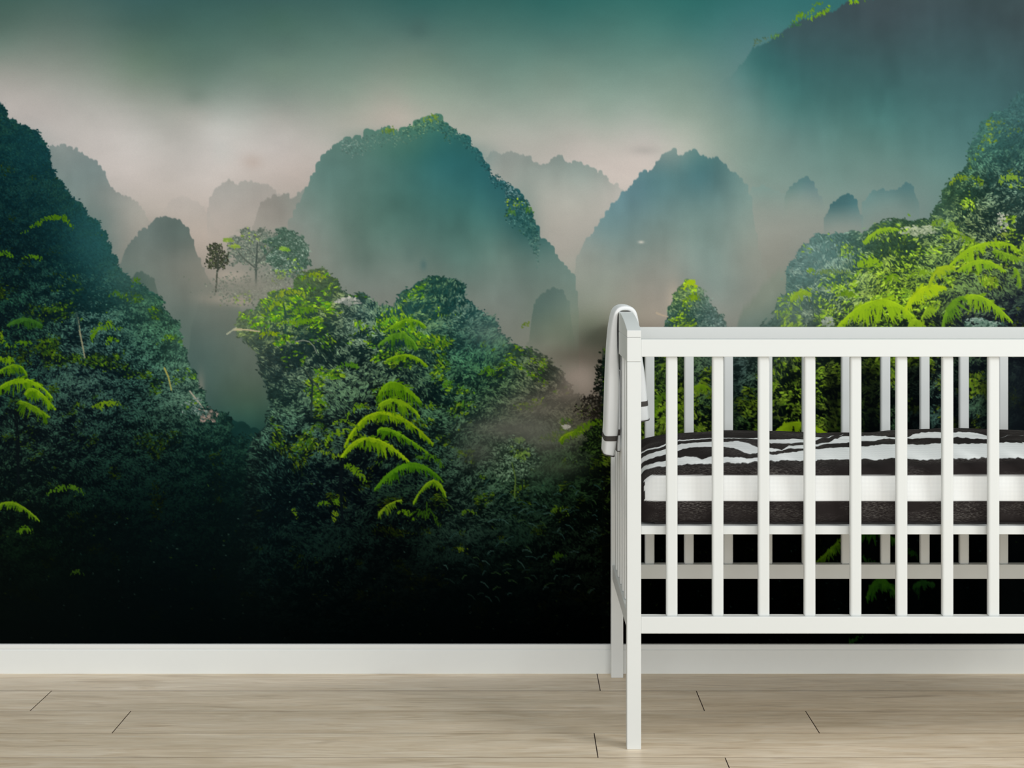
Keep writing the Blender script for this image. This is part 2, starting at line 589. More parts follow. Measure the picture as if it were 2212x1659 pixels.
# --- sky and mist
MIST = field([
    (-40, -30, '#3d5d57'), (300, -20, '#3c6060'), (600, -20, '#3b5e5e'), (900, -20, '#2f5e5b'), (1200, -20, '#2b615e'),
    (1500, -20, '#29625f'), (1750, -20, '#2f6668'), (2212, -20, '#33565a'),
    (0, 50, '#566e66'), (300, 50, '#4a6963'), (600, 50, '#48695f'), (900, 50, '#466a66'), (1200, 50, '#3f6b66'),
    (1500, 50, '#3a6c69'), (1700, 50, '#3d7070'),
    (0, 100, '#72857c'), (300, 100, '#5d766b'), (600, 100, '#59746d'), (900, 100, '#617a72'), (1200, 100, '#577a73'),
    (1500, 100, '#517a75'), (1650, 100, '#50787a'),
    (0, 150, '#9c9f98'), (150, 150, '#8f978f'), (300, 150, '#728779'), (600, 150, '#6f8579'), (900, 150, '#788c80'),
    (1200, 150, '#6f897f'), (1480, 150, '#6a877f'),
    (0, 200, '#b8b4b0'), (150, 200, '#aaaba6'), (300, 200, '#939c93'), (430, 200, '#7b8c83'), (600, 200, '#82928a'),
    (750, 200, '#8a998e'), (900, 200, '#919f93'), (1100, 200, '#80948a'), (1300, 200, '#83998f'), (1450, 200, '#80978d'),
    (1600, 200, '#668480'), (1850, 200, '#4c7270'), (2100, 200, '#426c6c'),
    (80, 250, '#bfb8b5'), (250, 250, '#b8b6b2'), (420, 240, '#a6a8a2'), (600, 250, '#aaaba5'), (750, 250, '#a5a89f'),
    (860, 245, '#b3ada4'), (1000, 250, '#9aa298'), (1150, 250, '#98a39a'), (1300, 250, '#97a59b'), (1450, 250, '#91a196'),
    (150, 310, '#c4bebb'), (300, 310, '#c4c0bd'), (400, 300, '#b8b6b2'), (470, 295, '#cbc9c6'), (600, 310, '#c0bbb8'),
    (700, 320, '#bbb6b1'), (1100, 300, '#aeaea7'), (1250, 310, '#b9b4ae'), (1400, 310, '#bab5b0'), (1480, 290, '#a6ada3'),
    (1560, 300, '#8a9b91'), (1700, 300, '#6f8b85'), (1900, 300, '#5f817d'), (2100, 300, '#4e7474'),
    (300, 380, '#c6beba'), (420, 380, '#c6bfbb'), (550, 370, '#c6bdb8'), (640, 380, '#c1b6b0'), (1300, 370, '#c4bab4'),
    (1390, 350, '#c6bcb6'), (1650, 380, '#7d948c'), (1800, 380, '#718e88'), (2000, 380, '#688580'), (2100, 380, '#5f7f7a'),
    (330, 450, '#b9b1aa'), (440, 460, '#bcb2ab'), (620, 450, '#b0a9a2'), (1200, 450, '#b2ada6'), (1280, 430, '#b8b2ab'),
    (1680, 460, '#8f978f'), (1800, 470, '#8c958d'), (1960, 460, '#7a8a85'),
    (290, 530, '#9c978f'), (440, 530, '#b1a59c'), (640, 530, '#9a978f'), (1210, 540, '#a9a49c'), (1690, 540, '#969389'),
    (1780, 500, '#96958d'), (1680, 620, '#8e8f83'),
    (430, 590, '#938e85'), (700, 600, '#7f837c'), (800, 640, '#79807a'), (1050, 600, '#7b847c'), (1300, 600, '#92968c'),
    (1420, 590, '#a09a90'), (1600, 600, '#8e9289'),
    (430, 680, '#6d7670'), (800, 690, '#787a72'), (1100, 680, '#787c74'), (1280, 680, '#8b8f80'), (1400, 690, '#a29789'),
    (1600, 690, '#8f9086'), (450, 780, '#566b64'), (540, 770, '#65746a'), (1200, 760, '#837d72'), (1250, 810, '#ac9f94'),
    (480, 860, '#46605a'), (540, 860, '#506556'), (1150, 880, '#6a6a60'), (1230, 870, '#80766b'), (500, 930, '#244844'),
    (1050, 960, '#5a5d54'), (1180, 960, '#66675c'), (1280, 720, '#5f6153'),
    (0, 1100, '#10211f'), (600, 1150, '#0e1f21'), (1200, 1150, '#0c1a18'), (2000, 1100, '#0c1616'), (600, 1400, '#030808'),
    (1800, 1400, '#020404'), (0, 1400, '#050b0a'), (2212, 600, '#4b6468'),
], c=30)
IMG = MIST * (0.94 + 0.12 * noise(170, 90, 5, 31))[..., None]
blob(420, 205, 26, 20, 0.4, '#6f8077', nz=0.2)
blob(545, 350, 22, 16, 0.35, '#b5a298', nz=0.2)
blob(1395, 325, 28, 9, 0.45, '#9f9c98', nz=0.2)
blob(905, 60, 22, 22, 0.45, '#45625e', nz=0.2)

# --- great hazy mountain at the top right
layer([(1380, 480), (1480, 280), (1530, 205), (1590, 150), (1622, 112), (1640, 98), (1680, 78), (1712, 52), (1730, 42),
       (1790, 24), (1840, 6), (1900, -12), (2000, -40), (2300, -120)],
      [(1700, 80, '#3a5559', 1), (1900, 50, '#3d4d52', 1), (2250, 50, '#3c4a4e', 1), (1652, 118, '#376566', 1),
       (1620, 140, '#3f6f6d', .9), (1800, 140, '#3a5c5e', 1), (2000, 140, '#3d5a5d', 1), (2250, 140, '#3d565a', 1),
       (1570, 190, '#668582', .3), (1700, 230, '#47726f', .9), (1900, 240, '#45706e', 1), (2100, 240, '#426768', 1),
       (1560, 290, '#8a9b91', 0), (1700, 300, '#658480', .7), (1850, 320, '#5f817b', .8), (2000, 320, '#567b78', .9),
       (2250, 330, '#466a6c', 1), (1650, 400, '#80948c', 0), (1900, 410, '#748c85', .2), (2050, 420, '#688580', .3),
       (2250, 430, '#56777a', .5), (1600, 500, '#80948c', 0), (1900, 520, '#7a8f88', 0), (2250, 560, '#7a8f88', 0)],
      soft=4, rough=4, seed=41, crowns=0)

# --- pale peaks far away
layer([(90, 420), (96, 330), (112, 318), (140, 316), (170, 328), (200, 345), (220, 362), (236, 395), (238, 408), (262, 420),
       (290, 435), (318, 470), (340, 520), (350, 600)],
      [(120, 330, '#858f8d', .9), (190, 360, '#7d8d8d', .95), (225, 385, '#7a8786', 1), (140, 420, '#7a8a88', .95),
       (240, 430, '#8d928e', .8), (290, 450, '#9a9a94', .75), (200, 480, '#8f938d', .8), (310, 500, '#9d9b94', .5),
       (250, 560, '#96948c', .5), (330, 590, '#908d84', 0)], soft=2, rough=4, seed=42)
layer([(345, 480), (360, 440), (385, 426), (405, 426), (430, 440), (455, 470), (480, 520)],
      [(400, 440, '#b3ada8', .55), (440, 480, '#b0a9a2', .5), (400, 520, '#b3a9a0', 0), (470, 520, '#b3a9a0', 0)], soft=4, rough=2, seed=43)
layer([(448, 470), (456, 418), (478, 400), (495, 390), (515, 398), (540, 392), (575, 400), (590, 412), (605, 420), (625, 470)],
      [(490, 410, '#a3a29e', .85), (560, 410, '#a5a29d', .8), (480, 450, '#aba7a2', .6), (560, 460, '#aaa49e', .5),
       (500, 520, '#aaa49e', 0), (600, 510, '#aaa49e', 0)], soft=3, rough=3, seed=44)
layer([(545, 500), (560, 440), (590, 425), (620, 420), (640, 430), (655, 412), (680, 400), (700, 430)],
      [(600, 440, '#918f89', .85), (660, 430, '#85908a', .95), (560, 480, '#9d9a93', .7), (640, 500, '#908f88', .7), (600, 560, '#908f88', 0),
       (690, 560, '#808880', .3)], soft=3, rough=4, seed=45)
layer([(1040, 420), (1045, 345), (1062, 330), (1100, 332), (1125, 332), (1150, 345), (1172, 360), (1195, 345), (1212, 336), (1225, 350),
       (1250, 350), (1275, 358), (1300, 375), (1330, 395), (1350, 410), (1360, 440)],
      [(1080, 345, '#9a9f9a', .85), (1150, 360, '#8f9a95', .9), (1210, 345, '#7f8c88', .95), (1280, 375, '#8a9893', .85),
       (1230, 380, '#93a09a', .8), (1120, 420, '#9ba19a', .7), (1280, 430, '#a3a69f', .6), (1180, 480, '#a9a89f', .3),
       (1340, 430, '#aaa9a3', .5), (1180, 560, '#a9a89f', 0), (1340, 520, '#a9a89f', 0)], soft=2.5, rough=4, seed=46)
layer([(1610, 430), (1625, 405), (1650, 402), (1680, 412), (1700, 430)],
      [(1650, 410, '#77908a', .8), (1650, 450, '#8a9890', 0)], soft=3, rough=2, seed=47)
layer([(1695, 425), (1705, 402), (1725, 392), (1742, 380), (1752, 386), (1764, 410), (1775, 435), (1785, 470)],
      [(1740, 390, '#56797a', .95), (1715, 415, '#66827e', .9), (1760, 430, '#74898a', .6), (1735, 440, '#8a938c', 0), (1780, 465, '#8a938c', 0)],
      soft=2, rough=2.5, seed=48)
layer([(1780, 475), (1786, 458), (1800, 438), (1818, 419), (1832, 418), (1845, 428), (1856, 440), (1857, 460), (1864, 490)],
      [(1820, 430, '#43686b', 1), (1800, 455, '#476a6d', 1), (1850, 455, '#55787a', .95), (1800, 478, '#6c837f', .5), (1845, 490, '#7c8a85', .1),
       (1820, 500, '#80908a', 0)], soft=1.8, rough=2.5, seed=49)
layer([(1862, 450), (1868, 432), (1885, 415), (1900, 408), (1920, 415), (1940, 412), (1952, 398), (1964, 390), (1975, 412), (1985, 440)],
      [(1900, 418, '#5b7c7b', .9), (1960, 402, '#4f7578', .95), (1880, 450, '#6c8783', .7), (1960, 440, '#66837f', .7), (1920, 475, '#7a8d86', 0)],
      soft=2.5, rough=2.5, seed=50)

# --- blue green mountain right of the middle
layer([(1235, 620), (1250, 545), (1275, 510), (1292, 485), (1298, 470), (1315, 455), (1320, 440), (1335, 425), (1345, 412), (1368, 402),
       (1390, 376), (1412, 372), (1412, 352), (1430, 340), (1440, 326), (1452, 322), (1468, 336), (1480, 332), (1494, 324), (1512, 336),
       (1530, 338), (1548, 346), (1560, 356), (1580, 370), (1600, 385), (1612, 400), (1622, 430), (1640, 560), (1700, 700)],
      [(1450, 335, '#7f9491', .95), (1500, 340, '#557a79', 1), (1530, 350, '#50787a', 1), (1430, 370, '#55797c', 1), (1580, 385, '#668583', 1),
       (1380, 410, '#5b7d84', 1), (1330, 440, '#6a8a90', 1), (1510, 380, '#4b7378', 1), (1450, 420, '#648586', 1), (1610, 420, '#728b86', .95),
       (1300, 490, '#6d8788', 1), (1400, 480, '#738a88', 1), (1500, 450, '#6f8a87', 1), (1600, 480, '#80918a', .9), (1270, 540, '#8a948e', .9),
       (1350, 560, '#83908a', .9), (1450, 560, '#8a938b', .9), (1540, 540, '#7a8f89', .9), (1620, 560, '#8f948a', .7),
       (1300, 640, '#8e9389', .6), (1400, 640, '#9c968c', .6), (1540, 630, '#80908a', .7), (1680, 690, '#8f9087', .1), (1450, 700, '#a0978c', .3)],
      soft=3, rough=3.6, seed=51)

# --- the central mountain
layer([(560, 640), (630, 470), (655, 425), (668, 398), (680, 370), (700, 338), (715, 318), (740, 306), (750, 300), (790, 296), (805, 288),
       (830, 276), (842, 276), (858, 290), (876, 278), (895, 266), (910, 262), (922, 252), (938, 248), (952, 252), (962, 268), (980, 284),
       (1000, 296), (1018, 302), (1030, 322), (1042, 345), (1058, 372), (1075, 392), (1100, 408), (1118, 420), (1132, 432), (1145, 455),
       (1155, 480), (1164, 500), (1166, 516), (1180, 530), (1200, 545), (1215, 565), (1230, 590), (1240, 610), (1247, 640), (1250, 700)],
      [(830, 290, '#4b7466', 1), (930, 262, '#4f7a68', 1), (940, 290, '#2f6460', 1), (900, 300, '#3d6e62', 1), (760, 320, '#5c7e76', 1),
       (700, 370, '#5d7d78', 1), (1000, 320, '#2b6060', 1), (1040, 370, '#2a5f63', 1), (1100, 430, '#2f6064', 1), (1150, 490, '#2c5a5a', 1),
       (850, 360, '#47706a', 1), (950, 370, '#35696a', 1), (780, 400, '#55766f', 1), (880, 430, '#466f69', 1), (1000, 430, '#3a6b69', 1),
       (690, 440, '#6d857e', 1), (800, 480, '#56746c', 1), (920, 500, '#50726c', 1), (1050, 480, '#456f6b', 1), (660, 500, '#85908a', .9),
       (760, 560, '#6c7f77', .95), (880, 580, '#6d7f78', .95), (1000, 570, '#5e7a73', 1), (1100, 540, '#5f7a73', 1), (1200, 570, '#6f8780', 1),
       (1150, 600, '#6a7e77', 1), (1235, 620, '#72857d', .95), (800, 640, '#79807a', .8), (950, 650, '#7a8179', .8), (1100, 650, '#75807a', .9),
       (1235, 680, '#7d897b', .8), (620, 600, '#8f8f87', .3), (700, 660, '#7b7f78', .5)], soft=1.8, rough=5, seed=52, crowns=10)
blob(790, 560, 20, 30, 0.25, '#587068', nz=0.2)
blob(915, 572, 7, 11, 0.7, '#4c6a6a', nz=0.1)
blob(885, 545, 14, 22, 0.35, '#57716c', nz=0.1)

# crest leaves of the central mountain
ones = np.ones((H, W), np.float32)


def under(ridge, depth, seed, x0=-1e9, x1=1e9, rough=4, above=3):
    y = ridge_line(ridge, rough, seed)
    d = gy[:, None] - y[None, :]
    mm = ((d > -above) & (d < depth)).astype(np.float32) * np.clip(1.2 - d / depth, 0, 1)
    return mm * ((gx >= x0) & (gx <= x1))[None, :]


RC = [(740, 304), (790, 296), (830, 276), (858, 290), (895, 266), (938, 249), (962, 268), (1000, 296), (1030, 322), (1058, 372), (1100, 402),
      (1132, 432), (1155, 480), (1166, 516), (1200, 545), (1230, 590)]
crest_d = field([(760, 310, '#587a72'), (900, 280, '#3c6a5c'), (1000, 320, '#29585a'), (1080, 400, '#265459'), (1150, 490, '#21504e'), (1200, 560, '#5d7a72')])
crest_l = field([(760, 300, '#93a79c'), (830, 280, '#8fa584'), (880, 275, '#86a37c'), (930, 255, '#7fa26e'), (1000, 310, '#4d7f78'), (1060, 380, '#4d7c7e'),
                 (1110, 420, '#84a0a2'), (1150, 490, '#4a7c6e'), (1190, 545, '#8a9c90')])
foliage(under(RC, 34, 61, 735, 975), crest_d, crest_l, ones * 0.06, 0.5, 22, (1.8, 5), 62, fuzz=2)
foliage(under(RC, 22, 61, 975, 1092), crest_d, crest_l, ones * 0.0, 0.35, 22, (1.8, 4), 65, fuzz=2)
blob(870, 310, 90, 26, 0.35, '#456f66', nz=0.3)
blob(1010, 340, 60, 30, 0.3, '#2d6264', nz=0.3)
foliage(under([(1085, 395), (1110, 410), (1135, 432), (1152, 470), (1162, 515)], 80, 63, 1090, 1160), crest_d, crest_l, ones * 0.03, 0.9, 22, (2, 6), 64, fuzz=2)
blob(1130, 470, 34, 60, 0.28, '#2f6060', nz=0.3)
blob(800, 300, 70, 22, 0.35, '#5f8078', nz=0.3)
for p, c in (((938, 250), '#8fae4a'), ((925, 254), '#9ab858'), ((838, 278), '#8aa860'), ((845, 280), '#7fa04a'), ((1140, 450), '#5f9448'), ((1105, 455), '#548a4c')):
    frond([(p[0] - 9, p[1] + 6), p, (p[0] + 9, p[1] + 7)], 7, c, seed=9)

# --- dark dome on the left, in the mist
layer([(258, 600), (262, 555), (275, 530), (292, 512), (308, 495), (318, 488), (330, 475), (350, 468), (366, 467), (385, 478), (398, 488),
       (412, 505), (420, 530), (432, 570), (470, 640), (480, 700)],
      [(360, 478, '#62706c', 1), (320, 500, '#6b7875', 1), (400, 505, '#5e6c68', 1), (350, 520, '#66736f', 1), (285, 535, '#6f7974', 1),
       (415, 535, '#6c746e', 1), (330, 570, '#727b75', .95), (420, 580, '#7b7f77', .7), (300, 620, '#76807a', .9), (380, 650, '#6d7872', .9),
       (450, 640, '#70776f', .5), (470, 700, '#66726c', .3), (380, 720, '#5f706a', .9), (300, 700, '#6a766f', 1)],
      soft=2, rough=3.5, seed=53)
layer([(262, 700), (275, 610), (290, 592), (315, 598), (332, 608), (345, 640), (352, 700)],
      [(300, 605, '#4f615b', 1), (330, 625, '#5a6a62', .9), (290, 650, '#3d544e', .9), (340, 690, '#5a6a62', .3)], soft=2.5, rough=4, seed=54)

# --- shadowed gorge between the two front hills
layer([(395, 1000), (410, 700), (440, 640), (520, 660), (560, 700), (600, 760), (640, 1000)],
      [(450, 680, '#666f68', .5), (440, 740, '#566863', .9), (540, 730, '#6a746a', .7), (470, 800, '#50655e', 1), (550, 800, '#5c6a60', 1),
       (450, 850, '#48605a', 1), (530, 860, '#4a6153', 1), (480, 900, '#34564e', 1), (560, 910, '#2f5147', 1), (520, 960, '#17393a', 1),
       (600, 980, '#12302f', 1)], soft=14, rough=8, seed=55, crowns=0)
blob(490, 645, 60, 14, 0.55, '#a39a8e', nz=0.4)
blob(505, 597, 38, 12, 0.75, '#bfb0a4', nz=0.5)
blob(525, 650, 24, 11, 0.5, '#ad9d90', nz=0.6)
blob(434, 835, 8, 30, 0.6, '#8f897d', nz=0.3)

# pale trees in the mist
blob(580, 560, 70, 55, 0.35, '#6f7a70', nz=0.4)
def tree_mask(cx, cy, rx, ry, k=0.9, soft=0.25):
    d = ((gx[None, :] - cx) / rx) ** 2 + ((gy[:, None] - cy) / ry) ** 2
    lump = (noise(16, 13, 2, int(cx + cy)) - 0.5) * 2 * k
    return np.clip((1 - d + lump) / soft, 0, 1).astype(np.float32)


flat_ = lambda h: np.broadcast_to(np.array(hexrgb(h), np.float32), (H, W, 3))
TM = tree_mask(552, 536, 68, 46, 0.5) * np.clip((592 - gy) / 20, 0, 1)[:, None].astype(np.float32)
mixin(TM * 0.55, flat_('#7f897b'))
foliage(TM, flat_('#67746a'), flat_('#aab49e'), ones * 0.12, 0.8, 20, (1.8, 5), 171, ('#86a04a', '#9ab258'), 0.9, 2)
TM = tree_mask(620, 548, 50, 56, 0.5) * np.clip((606 - gy) / 20, 0, 1)[:, None].astype(np.float32)
mixin(TM * 0.8, flat_('#5f7a6c'))
foliage(TM, flat_('#4a6658'), flat_('#a3b5a6'), ones * 0.16, 1.1, 22, (2, 6), 172, ('#7a9f3a', '#8fb048'), 1.0, 2)
crown(500, 525, 20, 10, 110, ['#86a040', '#9ab04e', '#7d9a48'], 75, (3, 6))
crown(615, 538, 14, 10, 120, ['#6f9a3a', '#8ab04a'], 175, (3, 6))
foliage(tree_mask(467, 553, 25, 28, 0.8), flat_('#454b3e'), flat_('#7d8a5c'), ones * 0.25, 0.8, 14, (1.8, 5), 176, ('#7d9a3c', '#93ac48'), 1.0, 1.5)
twig([(553, 625), (553, 580), (556, 525)], 3.2, '#4a5650')
twig([(553, 580), (528, 560), (515, 545)], 2, '#566058')
twig([(554, 570), (575, 550), (590, 535)], 1.6, '#566058')
twig([(466, 630), (469, 590), (472, 560), (466, 545)], 2.6, '#3f463d')
twig([(470, 585), (484, 565)], 1.5, '#3f463d')
bank = (np.exp(-(((gx[None, :] - 575) / 105) ** 2 + ((gy[:, None] - 622) / 30) ** 2) ** 1.5) * np.clip(0.3 + PATCH, 0, 1)).astype(np.float32)
mixin(bank * 0.35, flat_('#6f7a6e'))
foliage(bank * 0.8, flat_('#6d776c'), flat_('#9aa28f'), ones * 0.10, 0.7, 22, (1.8, 5), 177, ('#86a04c', '#7d9848'), 0.8, 3)
blob(545, 618, 85, 24, 0.5, '#8a887e', nz=0.6)
blob(610, 640, 50, 14, 0.35, '#8a887e', nz=0.6)

# --- left slope
RL = [(-80, 180), (0, 237), (14, 248), (22, 262), (42, 276), (65, 288), (80, 300), (92, 318), (96, 345), (104, 368), (118, 386), (130, 402),
      (148, 420), (160, 436), (178, 455), (196, 475), (208, 492), (225, 510), (234, 535), (246, 552), (254, 575), (262, 590), (270, 602),
      (300, 626), (322, 634), (340, 640), (345, 668), (370, 690), (380, 712), (392, 740), (400, 768), (410, 795), (420, 822), (428, 850),
      (445, 880), (470, 895), (490, 905), (530, 925), (560, 940), (2300, 980)]
LD = field([(0, 260, '#174347'), (30, 330, '#123e44'), (70, 330, '#164349'), (100, 400, '#153f45'), (30, 450, '#0f333a'), (150, 470, '#1a474b'),
            (200, 520, '#225255'), (250, 590, '#2d5856'), (60, 560, '#0e2c33'), (150, 580, '#123a3f'), (230, 640, '#1f4a4a'), (310, 650, '#2d5149'),
            (60, 680, '#10292f'), (180, 720, '#112c31'), (300, 740, '#163536'), (370, 740, '#27483f'), (60, 800, '#101f29'), (180, 830, '#0f232a'),
            (300, 840, '#102629'), (400, 830, '#203f39'), (60, 930, '#0f1d22'), (200, 950, '#0b191f'), (330, 930, '#0d2022'), (440, 920, '#12302f'),
            (60, 1050, '#0d1c1d'), (200, 1080, '#081518'), (350, 1080, '#081519'), (80, 1200, '#081310'), (300, 1230, '#060f10'),
            (100, 1380, '#050a09'), (400, 1380, '#040a0b')])
LL = field([(0, 250, '#3d7466'), (40, 300, '#2f6a68'), (90, 370, '#2f6566'), (30, 450, '#25565b'), (150, 450, '#2f6462'), (210, 520, '#2f6666'),
            (60, 600, '#2b5552'), (160, 600, '#3a6a66'), (240, 640, '#55807a'), (320, 650, '#5d8a72'), (60, 700, '#3a6a58'), (180, 660, '#6a9490'),
            (200, 740, '#5a7f80'), (320, 740, '#5f8f80'), (380, 770, '#6a9a86'), (60, 820, '#37605a'), (180, 830, '#5a7c78'), (310, 830, '#4b7470'),
            (400, 840, '#7d9c90'), (60, 930, '#45685a'), (200, 930, '#385c56'), (330, 930, '#3a6056'), (450, 920, '#3a6258'), (60, 1040, '#3c6250'),
            (180, 1060, '#22463c'), (330, 1060, '#163330'), (80, 1150, '#1e4028'), (250, 1150, '#12302a'), (400, 1170, '#12302a'), (80, 1280, '#101f1c'),
            (300, 1280, '#0c1b1c'), (100, 1390, '#070d0c'), (400, 1390, '#060d0e')])
dusk = np.interp(gy, [880, 1000, 1120, 1250], [1.0, 0.88, 0.68, 0.52]).astype(np.float32)[:, None, None]
LL = LL * np.array([0.82, 0.88, 0.84], np.float32) * (1 - 0.24 * np.clip((640 - gy) / 120, 0, 1).astype(np.float32)[:, None, None]) * dusk * np.array([1.0, 1.0, 0.95], np.float32)
yl = ridge_line(RL, 5, 81, 15)
ML = np.clip((gy[:, None] - yl[None, :]) / 2 + 0.5, 0, 1)
mixin(ML, LD * (0.8 + 0.4 * noise(40, 40, 3, 82))[..., None])
MLs = (ML * np.clip((590 - gx[None, :]) / 40, 0, 1) * np.maximum(np.clip((gy[:, None] - 930) / 60, 0, 1), (gx < 500)[None, :])).astype(np.float32)
ACC = field([(20, 300, .05), (60, 460, .04), (30, 580, .30), (40, 720, .35), (60, 870, .2), (200, 560, .03), (200, 600, .08), (240, 640, .18), (220, 720, .2),
             (330, 760, .12), (200, 880, .15), (370, 900, .12), (100, 1000, .12), (40, 1080, .2), (150, 1100, .15), (300, 1000, .04), (200, 1250, .08),
             (400, 1200, .04), (150, 480, .02)])[..., 0]
foliage(MLs, LD, LL, ACC, 1.5, 44, (2, 7), 83, ('#5f8f1e', '#78a824', '#4a7a26', '#3f7430'), fuzz=3)
twig([(166, 680), (172, 715), (180, 755), (183, 772)], 3, '#8a8a70')
twig([(165, 675), (170, 712)], 3.2, '#2f4844')
twig([(355, 795), (364, 815), (370, 842)], 2.5, '#a09a50')
twig([(410, 845), (438, 880)], 2, '#a39c8c')
for (x, y) in ((430, 890), (445, 900), (455, 908), (436, 905), (448, 886), (462, 895)):
    crown(x, y, 10, 7, 22, ['#4a524c', '#7d7068', '#a08c82', '#2f3f3a'], int(x), (3, 7), 3)
crown(425, 880, 30, 22, 130, ['#26403a', '#4f6a64', '#7d9088'], 77, (3, 7), 5)
blob(205, 520, 60, 70, 0.42, '#2a5a5d', nz=0.3)
blob(60, 330, 60, 60, 0.15, '#1d5358', nz=0.3)
blob(285, 605, 50, 35, 0.35, '#4d6a64', nz=0.4)
blob(395, 760, 30, 80, 0.25, '#4f6a62', nz=0.4)
g1, g2, g3 = '#86b016', '#6f9a18', '#9cbc1e'
for pts, ln, c in (
        ([(46, 502), (100, 472), (137, 470)], 7, '#5d8c1a'), ([(106, 470), (135, 472), (157, 494)], 7, '#5d8c1a'),
        ([(-8, 842), (54, 819), (112, 858)], 24, g1), ([(54, 850), (78, 842), (120, 884)], 20, g1), ([(-8, 806), (34, 788), (58, 811)], 16, g2),
        ([(-8, 776), (18, 774), (38, 791)], 10, g1), ([(42, 866), (70, 876), (106, 900)], 22, '#6f9418'), ([(194, 882), (225, 868), (266, 874)], 10, '#7d9f1e'),
        ([(16, 702), (54, 688), (90, 702)], 20, '#3f7028'), ([(197, 732), (214, 708), (260, 706)], 10, '#6f9f1a'), ([(227, 738), (244, 730), (263, 738)], 8, '#6f9f1a'),
        ([(-6, 734), (10, 738), (24, 748)], 6, '#6f9f1a'), ([(24, 748), (46, 738), (72, 744)], 6, '#5d8c1a'), ([(-6, 1094), (33, 1087), (84, 1124)], 14, '#7da01a'),
        ([(100, 1068), (142, 1050), (180, 1066)], 8, '#55801c'), ([(208, 700), (230, 694), (240, 702)], 5, '#7da81a'), ([(-8, 548), (12, 545), (28, 558)], 8, '#5d8f1a'),
        ([(52, 556), (70, 552), (92, 558)], 5, '#5d8f1a'), ([(-6, 712), (0, 720), (6, 730)], 6, '#86a81a'), ([(284, 620), (292, 606), (300, 612)], 6, '#5f8c2c'),
        ([(236, 640), (250, 632), (262, 642)], 8, '#548232'), ([(40, 1150), (55, 1140), (70, 1150)], 8, '#5f8c14'), ([(152, 1240), (165, 1232), (176, 1240)], 4, '#4a7014')):
    frond(pts, ln, c, seed=1)
twig([(36, 890), (38, 960), (40, 1045)], 8, '#0c1416')

# --- centre hill
RM = [(498, 1100), (503, 720), (506, 690), (520, 678), (540, 672), (560, 676), (572, 655), (600, 640), (628, 634), (645, 625), (655, 600), (672, 590), (690, 588),
      (706, 600), (720, 612), (735, 628), (742, 642), (765, 640), (785, 642), (800, 655), (812, 672), (850, 678), (862, 655), (872, 640), (890, 628), (915, 618),
      (932, 604), (948, 598), (965, 600), (982, 614), (996, 632), (1004, 650), (1014, 668), (1034, 676), (1052, 690), (1066, 706), (1080, 724), (1094, 738),
      (1110, 752), (1130, 758), (1150, 760), (1172, 780), (1186, 790), (1200, 806), (1212, 818), (1226, 838), (1240, 856), (1262, 870), (1290, 880), (1320, 880), (1335, 760)]
ym = ridge_line(RM, 5, 91, 19)
MM = np.clip((gy[:, None] - ym[None, :]) / 2 + 0.5, 0, 1) * ((gx > 500) & (gx < 1335))[None, :]
lx = np.interp(gy, [670, 690, 720, 760, 800, 850, 880, 920, 960, 1404], [503, 500, 512, 552, 566, 578, 588, 574, 540, 500])
MM = MM * np.clip((gx[None, :] - lx[:, None] - 8 * (noise(20, 20, 2, 92) - 0.5)) / 6 + 0.5, 0, 1)
MM = MM.astype(np.float32)
CD = field([(530, 690, '#5a6c56'), (600, 650, '#4a6a4c'), (680, 610, '#50664a'), (640, 700, '#2f4f45'), (720, 660, '#3d5648'), (770, 670, '#2a4646'),
            (600, 780, '#2c4140'), (700, 760, '#203a38'), (800, 740, '#1b3a38'), (870, 690, '#2b5650'), (940, 630, '#234e48'), (990, 680, '#1d4847'),
            (1060, 730, '#27504d'), (960, 760, '#173836'), (1060, 810, '#193733'), (1150, 790, '#2d4036'), (1200, 840, '#3f463c'), (600, 850, '#25403c'),
            (700, 860, '#1b2f31'), (800, 840, '#101f25'), (900, 840, '#10262a'), (1000, 870, '#13302c'), (620, 940, '#112629'), (720, 960, '#0c1b20'),
            (850, 960, '#08151b'), (960, 940, '#0d2422'), (1060, 930, '#2a3d36'), (1150, 930, '#4a5147'), (1250, 900, '#3c3d33'), (600, 1040, '#0b1c20'),
            (750, 1060, '#08131a'), (900, 1060, '#060f16'), (1000, 1050, '#0f211e'), (1100, 1020, '#142a22'), (1200, 1040, '#142419'), (1290, 1000, '#101c15'),
            (600, 1150, '#08161a'), (800, 1150, '#050b0f'), (1000, 1150, '#0a1818'), (1200, 1150, '#050f0d'), (600, 1280, '#050e10'), (850, 1280, '#030808'),
            (1100, 1280, '#030909'), (600, 1400, '#030707'), (1000, 1400, '#010303'), (1300, 1350, '#010202'), (1300, 1200, '#030805')])
